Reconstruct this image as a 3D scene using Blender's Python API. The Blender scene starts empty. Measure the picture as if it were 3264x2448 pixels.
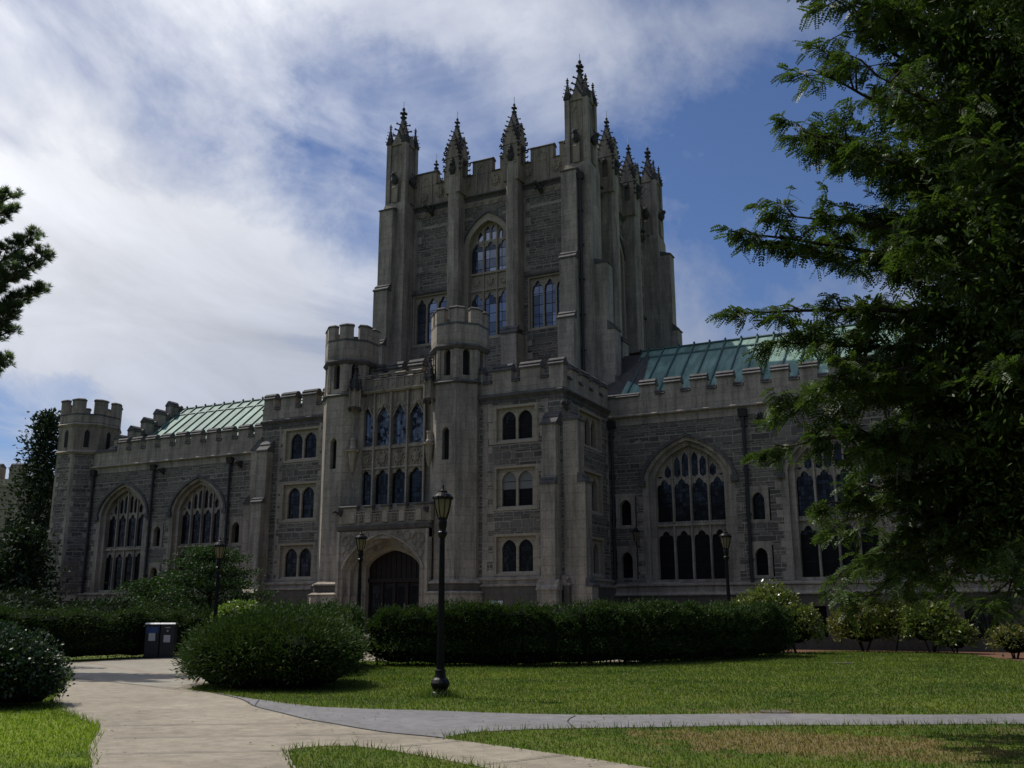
import bpy, math, random
import numpy as np
from mathutils import Vector, Matrix
random.seed(7)
NP = np.random.default_rng(11)
PI = math.pi
scene = bpy.context.scene
COL = scene.collection

# ------------------------------------------------------------------ object helpers
def tag(o, label=None, cat=None, group=None, kind=None):
    if label: o['label'] = label
    if cat: o['category'] = cat
    if group: o['group'] = group
    if kind: o['kind'] = kind
    return o
def thing(name, label, cat, loc=(0, 0, 0), group=None, rz=0, scale=1):
    o = bpy.data.objects.new(name, None)
    COL.objects.link(o)
    o.location = loc
    o.rotation_euler = (0, 0, rz)
    o.scale = (scale,) * 3
    return tag(o, label, cat, group)
def copy_tree(o, parent=None):
    c = o.copy(); COL.objects.link(c)
    if parent is not None: c.parent = parent
    for ch in list(o.children): copy_tree(ch, c)
    return c

class Fr:
    """a vertical wall plane: u along it, d outward, z up"""
    def __init__(s, ox, oy, ang=0.0):
        s.o = (ox, oy); s.u = (math.cos(ang), math.sin(ang)); s.n = (math.sin(ang), -math.cos(ang))
    def P(s, u, d, z):
        return (s.o[0] + u*s.u[0] + d*s.n[0], s.o[1] + u*s.u[1] + d*s.n[1], z)

class MB:
    def __init__(s): s.v = []; s.f = []; s.m = []; s.mats = []
    def mi(s, m):
        if m not in s.mats: s.mats.append(m)
        return s.mats.index(m)
    def face(s, pts, m):
        n = len(s.v); s.v.extend(pts); s.f.append(tuple(range(n, n+len(pts)))); s.m.append(s.mi(m))
    def hull8(s, p, m):
        for q in ((0,3,2,1),(4,5,6,7),(0,1,5,4),(1,2,6,5),(2,3,7,6),(3,0,4,7)):
            s.face([p[i] for i in q], m)
    def box(s, x0, x1, y0, y1, z0, z1, m):
        s.hull8([(x0,y0,z0),(x1,y0,z0),(x1,y1,z0),(x0,y1,z0),(x0,y0,z1),(x1,y0,z1),(x1,y1,z1),(x0,y1,z1)], m)
    def bx(s, fr, u0, u1, d0, d1, z0, z1, m):
        # d1 outer, d0 inner
        P = fr.P
        s.hull8([P(u0,d1,z0),P(u1,d1,z0),P(u1,d0,z0),P(u0,d0,z0),P(u0,d1,z1),P(u1,d1,z1),P(u1,d0,z1),P(u0,d0,z1)], m)
    def prof(s, fr, u0, u1, pts, m):
        a = [fr.P(u0,d,z) for d, z in pts]; b = [fr.P(u1,d,z) for d, z in pts]; n = len(pts)
        s.face(a, m); s.face(b[::-1], m)
        for i in range(n):
            j = (i+1) % n
            s.face([a[i], b[i], b[j], a[j]], m)
    def ext(s, fr, pts, d0, d1, m):
        a = [fr.P(u,d1,z) for u, z in pts]; b = [fr.P(u,d0,z) for u, z in pts]; n = len(pts)
        s.face(a, m); s.face(b[::-1], m)
        for i in range(n):
            j = (i+1) % n
            s.face([a[i], b[i], b[j], a[j]], m)
    def vprism(s, pts, z0, z1, m, pts1=None):
        pts1 = pts1 or pts; n = len(pts)
        a = [(x,y,z0) for x, y in pts]; b = [(x,y,z1) for x, y in pts1]
        s.face(a[::-1], m); s.face(b, m)
        for i in range(n):
            j = (i+1) % n
            s.face([a[i], a[j], b[j], b[i]], m)
    def lathe(s, x, y, prof, n, m, rot=0.0):
        rings = [[(x+r*math.cos(rot+2*PI*k/n), y+r*math.sin(rot+2*PI*k/n), z) for k in range(n)] for r, z in prof]
        for a, b in zip(rings, rings[1:]):
            for k in range(n):
                j = (k+1) % n
                s.face([a[k], a[j], b[j], b[k]], m)
        s.face(rings[0][::-1], m); s.face(rings[-1], m)
    def blob(s, c, r, m, n=7, k=5, ax=None):
        # ellipsoid with radii r, optional rotation matrix
        rings = []
        for i in range(k+1):
            th = PI*i/k
            ring = []
            for j in range(n):
                ph = 2*PI*j/n
                p = Vector((r[0]*math.sin(th)*math.cos(ph), r[1]*math.sin(th)*math.sin(ph), r[2]*math.cos(th)))
                if ax is not None: p = ax @ p
                ring.append((c[0]+p.x, c[1]+p.y, c[2]+p.z))
            rings.append(ring)
        for a, b in zip(rings, rings[1:]):
            for j in range(n):
                q = (j+1) % n
                s.face([a[j], b[j], b[q], a[q]], m)
    def tube(s, pts, radii, m, n=6):
        rings = []
        for i, p in enumerate(pts):
            p = Vector(p)
            t = (Vector(pts[min(i+1, len(pts)-1)]) - Vector(pts[max(i-1, 0)])).normalized()
            a = t.cross(Vector((0, 0, 1)))
            if a.length < 1e-3: a = t.cross(Vector((1, 0, 0)))
            a.normalize(); b = t.cross(a)
            r = radii[i] if hasattr(radii, '__len__') else radii
            rings.append([tuple(p + a*(r*math.cos(2*PI*k/n)) + b*(r*math.sin(2*PI*k/n))) for k in range(n)])
        for a, b in zip(rings, rings[1:]):
            for k in range(n):
                j = (k+1) % n
                s.face([a[k], a[j], b[j], b[k]], m)
        s.face(rings[0][::-1], m); s.face(rings[-1], m)
    def build(s, name, parent=None, label=None, smooth=False):
        me = bpy.data.meshes.new(name)
        me.from_pydata(s.v, [], s.f)
        for m in s.mats: me.materials.append(MAT[m])
        me.polygons.foreach_set('material_index', s.m)
        # metric box mapping: u along the horizontal tangent, v up
        co = np.array(s.v, dtype=np.float64)
        uv = []
        for p in s.f:
            q = co[list(p)]
            n = np.cross(q[1]-q[0], q[2]-q[0])
            if len(p) > 3: n = n + np.cross(q[2]-q[0], q[3]-q[0])
            l = np.linalg.norm(n)
            n = n/l if l > 1e-12 else np.array((0, -1, 0.))
            if abs(n[2]) > .85:
                uv.append(q[:, :2])
            else:
                t = np.array((-n[1], n[0])); t /= np.linalg.norm(t)
                uv.append(np.stack([q[:, 0]*t[0]+q[:, 1]*t[1], q[:, 2]], 1))
        lay = me.uv_layers.new(name='UVMap')
        lay.data.foreach_set('uv', np.concatenate(uv).ravel())
        if smooth: me.polygons.foreach_set('use_smooth', [True]*len(s.f))
        me.update()
        o = bpy.data.objects.new(name, me)
        COL.objects.link(o)
        if parent is not None: o.parent = parent
        if label: o['label'] = label
        return o

def np_mesh(name, V, F, mats, parent=None, mi=None):
    """V (n,3), F (m,k) all faces of k corners"""
    me = bpy.data.meshes.new(name)
    m, k = F.shape
    me.vertices.add(len(V)); me.vertices.foreach_set('co', V.astype(np.float32).ravel())
    me.loops.add(m*k); me.loops.foreach_set('vertex_index', F.astype(np.int32).ravel())
    me.polygons.add(m)
    me.polygons.foreach_set('loop_start', np.arange(0, m*k, k, dtype=np.int32))
    if mi is not None: me.polygons.foreach_set('material_index', mi.astype(np.int32))
    for t in mats: me.materials.append(MAT[t])
    me.update(calc_edges=True)
    o = bpy.data.objects.new(name, me)
    COL.objects.link(o)
    if parent is not None: o.parent = parent
    return o

# ------------------------------------------------------------------ materials
MAT = {}
def new_mat(name):
    m = bpy.data.materials.new(name); m.use_nodes = True
    MAT[name] = m
    nt = m.node_tree
    return m, nt, nt.nodes, nt.links, nt.nodes['Principled BSDF']
def nd(N, t, **kw):
    n = N.new(t)
    for k, v in kw.items():
        if hasattr(n, k): setattr(n, k, v)
        else: n.inputs[k.replace('_', ' ')].default_value = v
    return n
def ramp(N, L, src, stops, interp='LINEAR'):
    r = N.new('ShaderNodeValToRGB'); r.color_ramp.interpolation = interp
    e = r.color_ramp.elements
    while len(e) < len(stops): e.new(.5)
    for x, (p, c) in zip(e, stops):
        x.position = p; x.color = (c[0], c[1], c[2], 1) if hasattr(c, '__len__') else (c, c, c, 1)
    L.new(src, r.inputs[0]); return r.outputs[0]
def mixc(N, L, fac, a, b, mode='MIX'):
    m = N.new('ShaderNodeMix'); m.data_type = 'RGBA'; m.blend_type = mode
    for i, s in ((0, fac), (6, a), (7, b)):
        if hasattr(s, 'is_linked'): L.new(s, m.inputs[i])
        else: m.inputs[i].default_value = s if i == 0 else (s[0], s[1], s[2], 1)
    return m.outputs[2]
def math_n(N, L, op, a, b=0.0):
    m = N.new('ShaderNodeMath'); m.operation = op
    for i, s in ((0, a), (1, b)):
        if hasattr(s, 'is_linked'): L.new(s, m.inputs[i])
        else: m.inputs[i].default_value = s
    return m.outputs[0]
def mapped(N, L, src, scale):
    m = N.new('ShaderNodeMapping'); m.inputs['Scale'].default_value = scale
    L.new(src, m.inputs['Vector']); return m.outputs[0]
def noise(N, L, vec, scale, detail=4, rough=.55):
    n = nd(N, 'ShaderNodeTexNoise', Scale=scale, Detail=detail, Roughness=rough)
    L.new(vec, n.inputs['Vector']); return n.outputs['Fac']
def bump(N, L, h, dist, strength=1.0, normal=None):
    b = nd(N, 'ShaderNodeBump', Strength=strength, Distance=dist)
    L.new(h, b.inputs['Height'])
    if normal: L.new(normal, b.inputs['Normal'])
    return b.outputs[0]

def stone(name, base, dark, bw=.95, bh=.42, joint=.55, stain=.5, jw=.008, rough=.85):
    m, nt, N, L, P = new_mat(name)
    tc = N.new('ShaderNodeTexCoord'); uv = tc.outputs['UV']; ob = tc.outputs['Object']
    br = nd(N, 'ShaderNodeTexBrick', Scale=1.0)
    br.inputs['Brick Width'].default_value = bw; br.inputs['Row Height'].default_value = bh
    br.inputs['Mortar Size'].default_value = jw; br.inputs['Mortar Smooth'].default_value = .3
    br.inputs['Color1'].default_value = (*base, 1)
    br.inputs['Color2'].default_value = (*[c*.86 for c in base], 1)
    br.inputs['Mortar'].default_value = (*[c*joint for c in base], 1)
    L.new(uv, br.inputs['Vector'])
    n1 = noise(N, L, ob, .35, 6, .6)
    st = mapped(N, L, ob, (1.6, 1.6, .22))
    n2 = noise(N, L, st, 1.5, 6, .65)
    n3 = noise(N, L, ob, 9, 4, .6)
    f = math_n(N, L, 'MULTIPLY', ramp(N, L, n2, [(.42, 0), (.68, 1)]), stain)
    c = mixc(N, L, f, br.outputs['Color'], dark)
    c = mixc(N, L, math_n(N, L, 'MULTIPLY', ramp(N, L, n1, [(.35, 0), (.7, 1)]), stain*.6), c, dark)
    c = mixc(N, L, .5, c, ramp(N, L, n3, [(.3, .6), (.7, 1.25)]), 'MULTIPLY')
    # rain-washed soot gathers on upward faces and ledges
    L.new(c, P.inputs['Base Color']); P.inputs['Roughness'].default_value = rough
    P.inputs['Specular IOR Level'].default_value = .25
    h = mixc(N, L, .6, br.outputs['Fac'], n3)
    hm = math_n(N, L, 'SUBTRACT', n3, math_n(N, L, 'MULTIPLY', br.outputs['Fac'], .8))
    L.new(bump(N, L, hm, .012, .8), P.inputs['Normal'])
    return m

def rubble(name, c1, c2, mortar):
    m, nt, N, L, P = new_mat(name)
    tc = N.new('ShaderNodeTexCoord'); uv = tc.outputs['UV']; ob = tc.outputs['Object']
    sep = N.new('ShaderNodeSeparateXYZ'); L.new(uv, sep.inputs[0])
    # course heights vary up the wall, joints wander a little
    nv = N.new('ShaderNodeTexNoise'); nv.noise_dimensions = '1D'; nv.inputs['Scale'].default_value = 1.35
    nv.inputs['Detail'].default_value = 2
    L.new(sep.outputs[1], nv.inputs['W'])
    v = math_n(N, L, 'ADD', sep.outputs[1], math_n(N, L, 'MULTIPLY', math_n(N, L, 'SUBTRACT', nv.outputs['Fac'], .5), .55))
    wob = noise(N, L, ob, 3.0, 2)
    v = math_n(N, L, 'ADD', v, math_n(N, L, 'MULTIPLY', math_n(N, L, 'SUBTRACT', wob, .5), .07))
    cx = N.new('ShaderNodeCombineXYZ'); L.new(sep.outputs[0], cx.inputs[0]); L.new(v, cx.inputs[1])
    def brick(w, h, sq, col1, col2):
        br = nd(N, 'ShaderNodeTexBrick', Scale=1.0); br.squash = sq; br.squash_frequency = 3; br.offset = .37
        br.inputs['Brick Width'].default_value = w; br.inputs['Row Height'].default_value = h
        br.inputs['Mortar Size'].default_value = .026; br.inputs['Mortar Smooth'].default_value = .25
        br.inputs['Color1'].default_value = (*col1, 1); br.inputs['Color2'].default_value = (*col2, 1)
        br.inputs['Mortar'].default_value = (*mortar, 1); br.inputs['Bias'].default_value = -.1
        L.new(cx.outputs[0], br.inputs['Vector']); return br
    a = brick(.55, .17, 1.7, c1, c2); b = brick(.62, .25, .8, [x*1.25 for x in c1], [x*1.1 for x in c2])
    vor = nd(N, 'ShaderNodeTexVoronoi', Scale=.55); vor.distance = 'CHEBYCHEV'
    L.new(mapped(N, L, cx.outputs[0], (1, 1.6, 1)), vor.inputs['Vector'])
    sel = math_n(N, L, 'GREATER_THAN', vor.outputs['Color'], .75)
    c = mixc(N, L, sel, a.outputs['Color'], b.outputs['Color'])
    fac = math_n(N, L, 'ADD', math_n(N, L, 'MULTIPLY', a.outputs['Fac'], math_n(N, L, 'SUBTRACT', 1.0, sel)), math_n(N, L, 'MULTIPLY', b.outputs['Fac'], sel))
    n3 = noise(N, L, ob, 7, 5, .65); n1 = noise(N, L, ob, .3, 4)
    c = mixc(N, L, .7, c, ramp(N, L, n3, [(.3, .65), (.7, 1.3)]), 'MULTIPLY')
    c = mixc(N, L, .35, c, ramp(N, L, n1, [(.35, .6), (.65, 1.3)]), 'MULTIPLY')
    L.new(c, P.inputs['Base Color']); P.inputs['Roughness'].default_value = .9
    P.inputs['Specular IOR Level'].default_value = .2
    hm = math_n(N, L, 'SUBTRACT', n3, math_n(N, L, 'MULTIPLY', fac, 1.2))
    L.new(bump(N, L, hm, .03, 1.0), P.inputs['Normal'])

LIME = (.445, .385, .31)
stone('limestone', LIME, (.10, .09, .08), stain=.75)
stone('carved_stone', (.38, .32, .24), (.08, .074, .07), bw=3, bh=2, stain=.75)
stone('warm_limestone', (.38, .325, .25), (.2, .18, .14), stain=.3)
stone('weathered_cap', (.16, .15, .145), (.05, .05, .05), bw=.7, bh=.16, stain=.8, jw=.012)
stone('soot_stone', (.085, .082, .08), (.03, .03, .03), stain=.7)
stone('plinth_stone', (.135, .115, .09), (.07, .068, .066), bw=1.1, bh=.5, stain=.7)
rubble('rubble_stone', (.09, .083, .076), (.19, .171, .146), (.29, .262, .215))
rubble('far_stone', (.30, .26, .19), (.38, .33, .25), (.3, .27, .2))

def simple(name, col, rough=.6, metal=0.0, var=.25, vs=6, spec=.4, bd=0.0):
    m, nt, N, L, P = new_mat(name)
    tc = N.new('ShaderNodeTexCoord'); n = noise(N, L, tc.outputs['Object'], vs, 5)
    c = mixc(N, L, 1.0, col, ramp(N, L, n, [(.3, 1-var), (.7, 1+var)]), 'MULTIPLY')
    L.new(c, P.inputs['Base Color']); P.inputs['Roughness'].default_value = rough
    P.inputs['Metallic'].default_value = metal; P.inputs['Specular IOR Level'].default_value = spec
    if bd: L.new(bump(N, L, n, bd), P.inputs['Normal'])
    return m
simple('black_iron', (.007, .007, .0075), .42, 0, .4, 12, .22, .002)
simple('iron_pipe', (.02, .021, .024), .55, 0, .3, 5)
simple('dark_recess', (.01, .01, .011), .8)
simple('door_wood', (.016, .009, .006), .6, 0, .5, 8, .3, .004)
simple('bright_metal', (.55, .55, .55), .35, .9)
simple('bin_plastic', (.014, .018, .024), .5)
simple('bin_blue', (.02, .045, .16), .45)
simple('paper', (.42, .42, .46), .8, 0, .08, 20)
simple('board', (.5, .56, .62), .6, 0, .1)
simple('blind', (.17, .17, .17), .9, 0, .1)
simple('bark', (.045, .036, .028), .95, 0, .5, 14, .1, .03)
simple('slate', (.06, .055, .052), .8, 0, .3, 3)

def copper(name='copper'):
    m, nt, N, L, P = new_mat(name)
    tc = N.new('ShaderNodeTexCoord'); ob = tc.outputs['Object']
    n = noise(N, L, ob, .6, 6, .65); n2 = noise(N, L, mapped(N, L, ob, (1.2, .25, .25)), 3, 5, .6)
    c = ramp(N, L, n, [(.3, (.10, .20, .165)), (.5, (.17, .30, .25)), (.8, (.25, .38, .31))])
    c = mixc(N, L, .85, c, ramp(N, L, n2, [(.3, .5), (.7, 1.2)]), 'MULTIPLY')
    c = mixc(N, L, math_n(N, L, 'MULTIPLY', ramp(N, L, noise(N, L, ob, .9, 6, .7), [(.55, 0), (.7, 1)]), .4), c, (.10, .085, .06))
    L.new(c, P.inputs['Base Color']); P.inputs['Roughness'].default_value = .7
    L.new(bump(N, L, n, .02), P.inputs['Normal'])
copper()
simple('copper_rib', (.045, .105, .09), .6, 0, .3)

def glass(name, refl, tint, lead_w=.17, lead_h=.24, patchy=0.0, leadcol=.008):
    m, nt, N, L, P = new_mat(name)
    tc = N.new('ShaderNodeTexCoord'); uv = tc.outputs['UV']; ob = tc.outputs['Object']
    br = nd(N, 'ShaderNodeTexBrick', Scale=1.0); br.offset = 0
    br.inputs['Brick Width'].default_value = lead_w; br.inputs['Row Height'].default_value = lead_h
    br.inputs['Mortar Size'].default_value = leadcol; br.inputs['Mortar Smooth'].default_value = 0
    L.new(uv, br.inputs['Vector'])
    br.inputs['Color1'].default_value = (.25, .25, .25, 1); br.inputs['Color2'].default_value = (1.6, 1.6, 1.6, 1)
    vor = nd(N, 'ShaderNodeTexVoronoi', Scale=1.0); L.new(mapped(N, L, uv, (1/lead_w, 1/lead_h, 1)), vor.inputs['Vector'])
    n = noise(N, L, ob, 2.2, 3)
    P.inputs['Base Color'].default_value = (*tint, 1); P.inputs['Roughness'].default_value = .5; P.inputs['Specular IOR Level'].default_value = .05
    g = N.new('ShaderNodeBsdfGlossy'); g.inputs['Roughness'].default_value = .06; g.inputs['Color'].default_value = (.8, .85, .95, 1)
    bs = bump(N, L, n, .02, .35)
    L.new(bs, g.inputs['Normal'])
    mx = N.new('ShaderNodeMixShader')
    f = math_n(N, L, 'MULTIPLY', math_n(N, L, 'SUBTRACT', 1.0, br.outputs['Fac']), math_n(N, L, 'MULTIPLY', br.outputs['Color'], refl))
    if patchy:
        pv = nd(N, 'ShaderNodeTexVoronoi', Scale=5.0); L.new(ob, pv.inputs['Vector'])
        pn = noise(N, L, ob, 2.2, 3)
        pf = ramp(N, L, math_n(N, L, 'ADD', math_n(N, L, 'MULTIPLY', pv.outputs['Color'], .5), math_n(N, L, 'MULTIPLY', pn, .8)), [(.5, .12), (.62, 1)])
        f = math_n(N, L, 'MULTIPLY', f, pf)
        L.new(mixc(N, L, pf, (.008, .008, .01), (.07, .085, .11)), P.inputs['Base Color'])
    L.new(f, mx.inputs[0]); L.new(P.outputs[0], mx.inputs[1]); L.new(g.outputs[0], mx.inputs[2])
    L.new(mx.outputs[0], N['Material Output'].inputs[0])
glass('glass', .022, (.010, .010, .012))
glass('tower_glass', .2, (.02, .028, .045), .9, .62, leadcol=.02)
glass('stained_glass', .085, (.02, .025, .03), .12, .5, patchy=1, leadcol=.01)
def lampglass():
    m, nt, N, L, P = new_mat('amber_glass')
    P.inputs['Base Color'].default_value = (.30, .27, .18, 1); P.inputs['Roughness'].default_value = .3
    P.inputs['Transmission Weight'].default_value = .25; P.inputs['Subsurface Weight'].default_value = 0
    t = N.new('ShaderNodeBsdfTranslucent'); t.inputs[0].default_value = (.48, .42, .28, 1)
    mx = N.new('ShaderNodeMixShader'); mx.inputs[0].default_value = .5
    L.new(P.outputs[0], mx.inputs[1]); L.new(t.outputs[0], mx.inputs[2]); L.new(mx.outputs[0], N['Material Output'].inputs[0])
lampglass()

def leafmat(name, c0, c1, trans=.35, rough=.45, spec=.4):
    m, nt, N, L, P = new_mat(name)
    g = N.new('ShaderNodeNewGeometry'); tc = N.new('ShaderNodeTexCoord')
    n = noise(N, L, tc.outputs['Object'], .9, 3)
    n9 = noise(N, L, tc.outputs['Object'], 3.5, 3)
    f = math_n(N, L, 'ADD', math_n(N, L, 'MULTIPLY', g.outputs['Random Per Island'], .4), math_n(N, L, 'MULTIPLY', math_n(N, L, 'ADD', n, n9), .32))
    c = ramp(N, L, f, [(.15, c0), (.8, c1)])
    L.new(c, P.inputs['Base Color']); P.inputs['Roughness'].default_value = rough
    P.inputs['Specular IOR Level'].default_value = spec
    t = N.new('ShaderNodeBsdfTranslucent')
    L.new(mixc(N, L, 1.0, c, (1.15, 1.3, .55), 'MULTIPLY'), t.inputs[0])
    mx = N.new('ShaderNodeMixShader'); mx.inputs[0].default_value = trans
    L.new(P.outputs[0], mx.inputs[1]); L.new(t.outputs[0], mx.inputs[2]); L.new(mx.outputs[0], N['Material Output'].inputs[0])
leafmat('locust_leaf', (.024, .05, .014), (.088, .13, .036), .36, .5, .3)
leafmat('yew_leaf', (.010, .024, .007), (.06, .10, .026), .22, .6, .15)
leafmat('pine_leaf', (.06, .09, .06), (.12, .16, .10), .6, .6, .3)
leafmat('conifer_leaf', (.012, .025, .013), (.032, .052, .024), .15, .7, .2)
leafmat('rhodo_leaf', (.05, .085, .022), (.19, .22, .06), .3, .33, .5)
leafmat('olive_leaf', (.06, .07, .02), (.20, .19, .05), .3, .4, .4)
leafmat('holly_leaf', (.012, .03, .014), (.04, .075, .03), .15, .35, .45)
leafmat('dogwood_leaf', (.014, .036, .012), (.045, .082, .025), .25, .6, .15)
leafmat('lime_leaf', (.07, .12, .03), (.16, .22, .06), .4, .45, .35)
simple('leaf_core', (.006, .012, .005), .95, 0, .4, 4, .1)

def lawn_colour(N, L, pos, blade=False):
    n1 = noise(N, L, pos, .35, 5, .6); n2 = noise(N, L, pos, 2.2, 5, .65); n3 = noise(N, L, pos, 30, 2)
    c = mixc(N, L, ramp(N, L, n1, [(.35, 0), (.65, 1)]), (.066, .115, .02), (.145, .19, .034))
    c = mixc(N, L, math_n(N, L, 'MULTIPLY', ramp(N, L, n2, [(.45, 0), (.68, 1)]), .65), c, (.17, .16, .055))
    # a parched patch in the strip between the two walks
    def spot(x, y, rx, ry):
        s = N.new('ShaderNodeVectorMath'); s.operation = 'SUBTRACT'; L.new(pos, s.inputs[0]); s.inputs[1].default_value = (x, y, 0)
        k = N.new('ShaderNodeVectorMath'); k.operation = 'MULTIPLY'; L.new(s.outputs[0], k.inputs[0]); k.inputs[1].default_value = (1/rx, 1/ry, 0)
        l = N.new('ShaderNodeVectorMath'); l.operation = 'LENGTH'; L.new(k.outputs[0], l.inputs[0])
        d = math_n(N, L, 'SUBTRACT', 1.0, l.outputs['Value'])
        d = math_n(N, L, 'ADD', d, math_n(N, L, 'MULTIPLY', math_n(N, L, 'SUBTRACT', n2, .5), 2.4))
        return ramp(N, L, d, [(.05, 0), (.45, 1)])
    c = mixc(N, L, math_n(N, L, 'MULTIPLY', spot(-2.4, 13.0, 2.6, 1.5), .85), c, (.235, .175, .085))
    c = mixc(N, L, math_n(N, L, 'MULTIPLY', spot(-3.6, 16.6, 1.6, .35), .9), c, (.26, .21, .13))
    c = mixc(N, L, math_n(N, L, 'MULTIPLY', spot(1.5, 15.5, 2.5, 1.2), .5), c, (.2, .16, .08))
    # the tended corner by the walk is brighter
    c = mixc(N, L, math_n(N, L, 'MULTIPLY', spot(-13.5, 8.6, 5.5, 4.2), .85), c, (.20, .27, .03))
    c = mixc(N, L, .35, c, ramp(N, L, n3, [(.3, .6), (.7, 1.3)]), 'MULTIPLY')
    return c, n2, n3
def lawnmat():
    m, nt, N, L, P = new_mat('lawn')
    g = N.new('ShaderNodeNewGeometry')
    c, n2, n3 = lawn_colour(N, L, g.outputs['Position'])
    c = mixc(N, L, 1.0, c, (.75, .75, .75), 'MULTIPLY')
    L.new(c, P.inputs['Base Color']); P.inputs['Roughness'].default_value = .95; P.inputs['Specular IOR Level'].default_value = .1
    L.new(bump(N, L, n3, .03, 1.0), P.inputs['Normal'])
    m, nt, N, L, P = new_mat('grass_blade')
    g = N.new('ShaderNodeNewGeometry')
    c, n2, n3 = lawn_colour(N, L, g.outputs['Position'])
    c = mixc(N, L, .8, c, ramp(N, L, g.outputs['Random Per Island'], [(0, .6), (1, 1.5)]), 'MULTIPLY')
    L.new(c, P.inputs['Base Color']); P.inputs['Roughness'].default_value = .5; P.inputs['Specular IOR Level'].default_value = .25
    t = N.new('ShaderNodeBsdfTranslucent'); L.new(mixc(N, L, 1.0, c, (1.1, 1.3, .5), 'MULTIPLY'), t.inputs[0])
    mx = N.new('ShaderNodeMixShader'); mx.inputs[0].default_value = .4
    L.new(P.outputs[0], mx.inputs[1]); L.new(t.outputs[0], mx.inputs[2]); L.new(mx.outputs[0], N['Material Output'].inputs[0])
lawnmat()
def paving(name, col, grain, var, joints=None, rough=.85):
    m, nt, N, L, P = new_mat(name)
    g = N.new('ShaderNodeNewGeometry'); pos = g.outputs['Position']
    n1 = noise(N, L, pos, .5, 6, .65); n2 = noise(N, L, pos, grain, 3, .7); n4 = noise(N, L, pos, 4, 5, .7)
    c = mixc(N, L, 1.0, col, ramp(N, L, n1, [(.3, 1-var), (.7, 1+var)]), 'MULTIPLY')
    c = mixc(N, L, .55, c, ramp(N, L, n2, [(.3, .62), (.7, 1.35)]), 'MULTIPLY')
    c = mixc(N, L, .6, c, ramp(N, L, n4, [(.35, .7), (.6, 1.1)]), 'MULTIPLY')
    n5 = noise(N, L, pos, 1.3, 8, .75); c = mixc(N, L, math_n(N, L, 'MULTIPLY', ramp(N, L, n5, [(.58, 0), (.75, 1)]), .5), c, [x*.45 for x in col])
    if joints:
        mp = N.new('ShaderNodeMapping'); mp.inputs['Rotation'].default_value = (0, 0, joints[0]); L.new(pos, mp.inputs['Vector'])
        br = nd(N, 'ShaderNodeTexBrick', Scale=1.0); br.offset = 0
        br.inputs['Brick Width'].default_value = joints[1]; br.inputs['Row Height'].default_value = joints[2]
        br.inputs['Mortar Size'].default_value = joints[3]; br.inputs['Mortar Smooth'].default_value = .2
        L.new(mp.outputs[0], br.inputs['Vector'])
        c = mixc(N, L, math_n(N, L, 'MULTIPLY', br.outputs['Fac'], .6), c, joints[4])
    L.new(c, P.inputs['Base Color']); P.inputs['Roughness'].default_value = rough; P.inputs['Specular IOR Level'].default_value = .3
    L.new(bump(N, L, n2, .004, .7), P.inputs['Normal'])
paving('concrete', (.27, .238, .185), 120, .22)
paving('far_slabs', (.27, .25, .205), 120, .16, (.5, 2.6, 2.6, .09, (.25, .165, .12)))
paving('asphalt', (.175, .172, .175), 70, .18)
paving('mulch', (.12, .06, .035), 25, .3)
simple('tar', (.05, .05, .05), .8)
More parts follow.
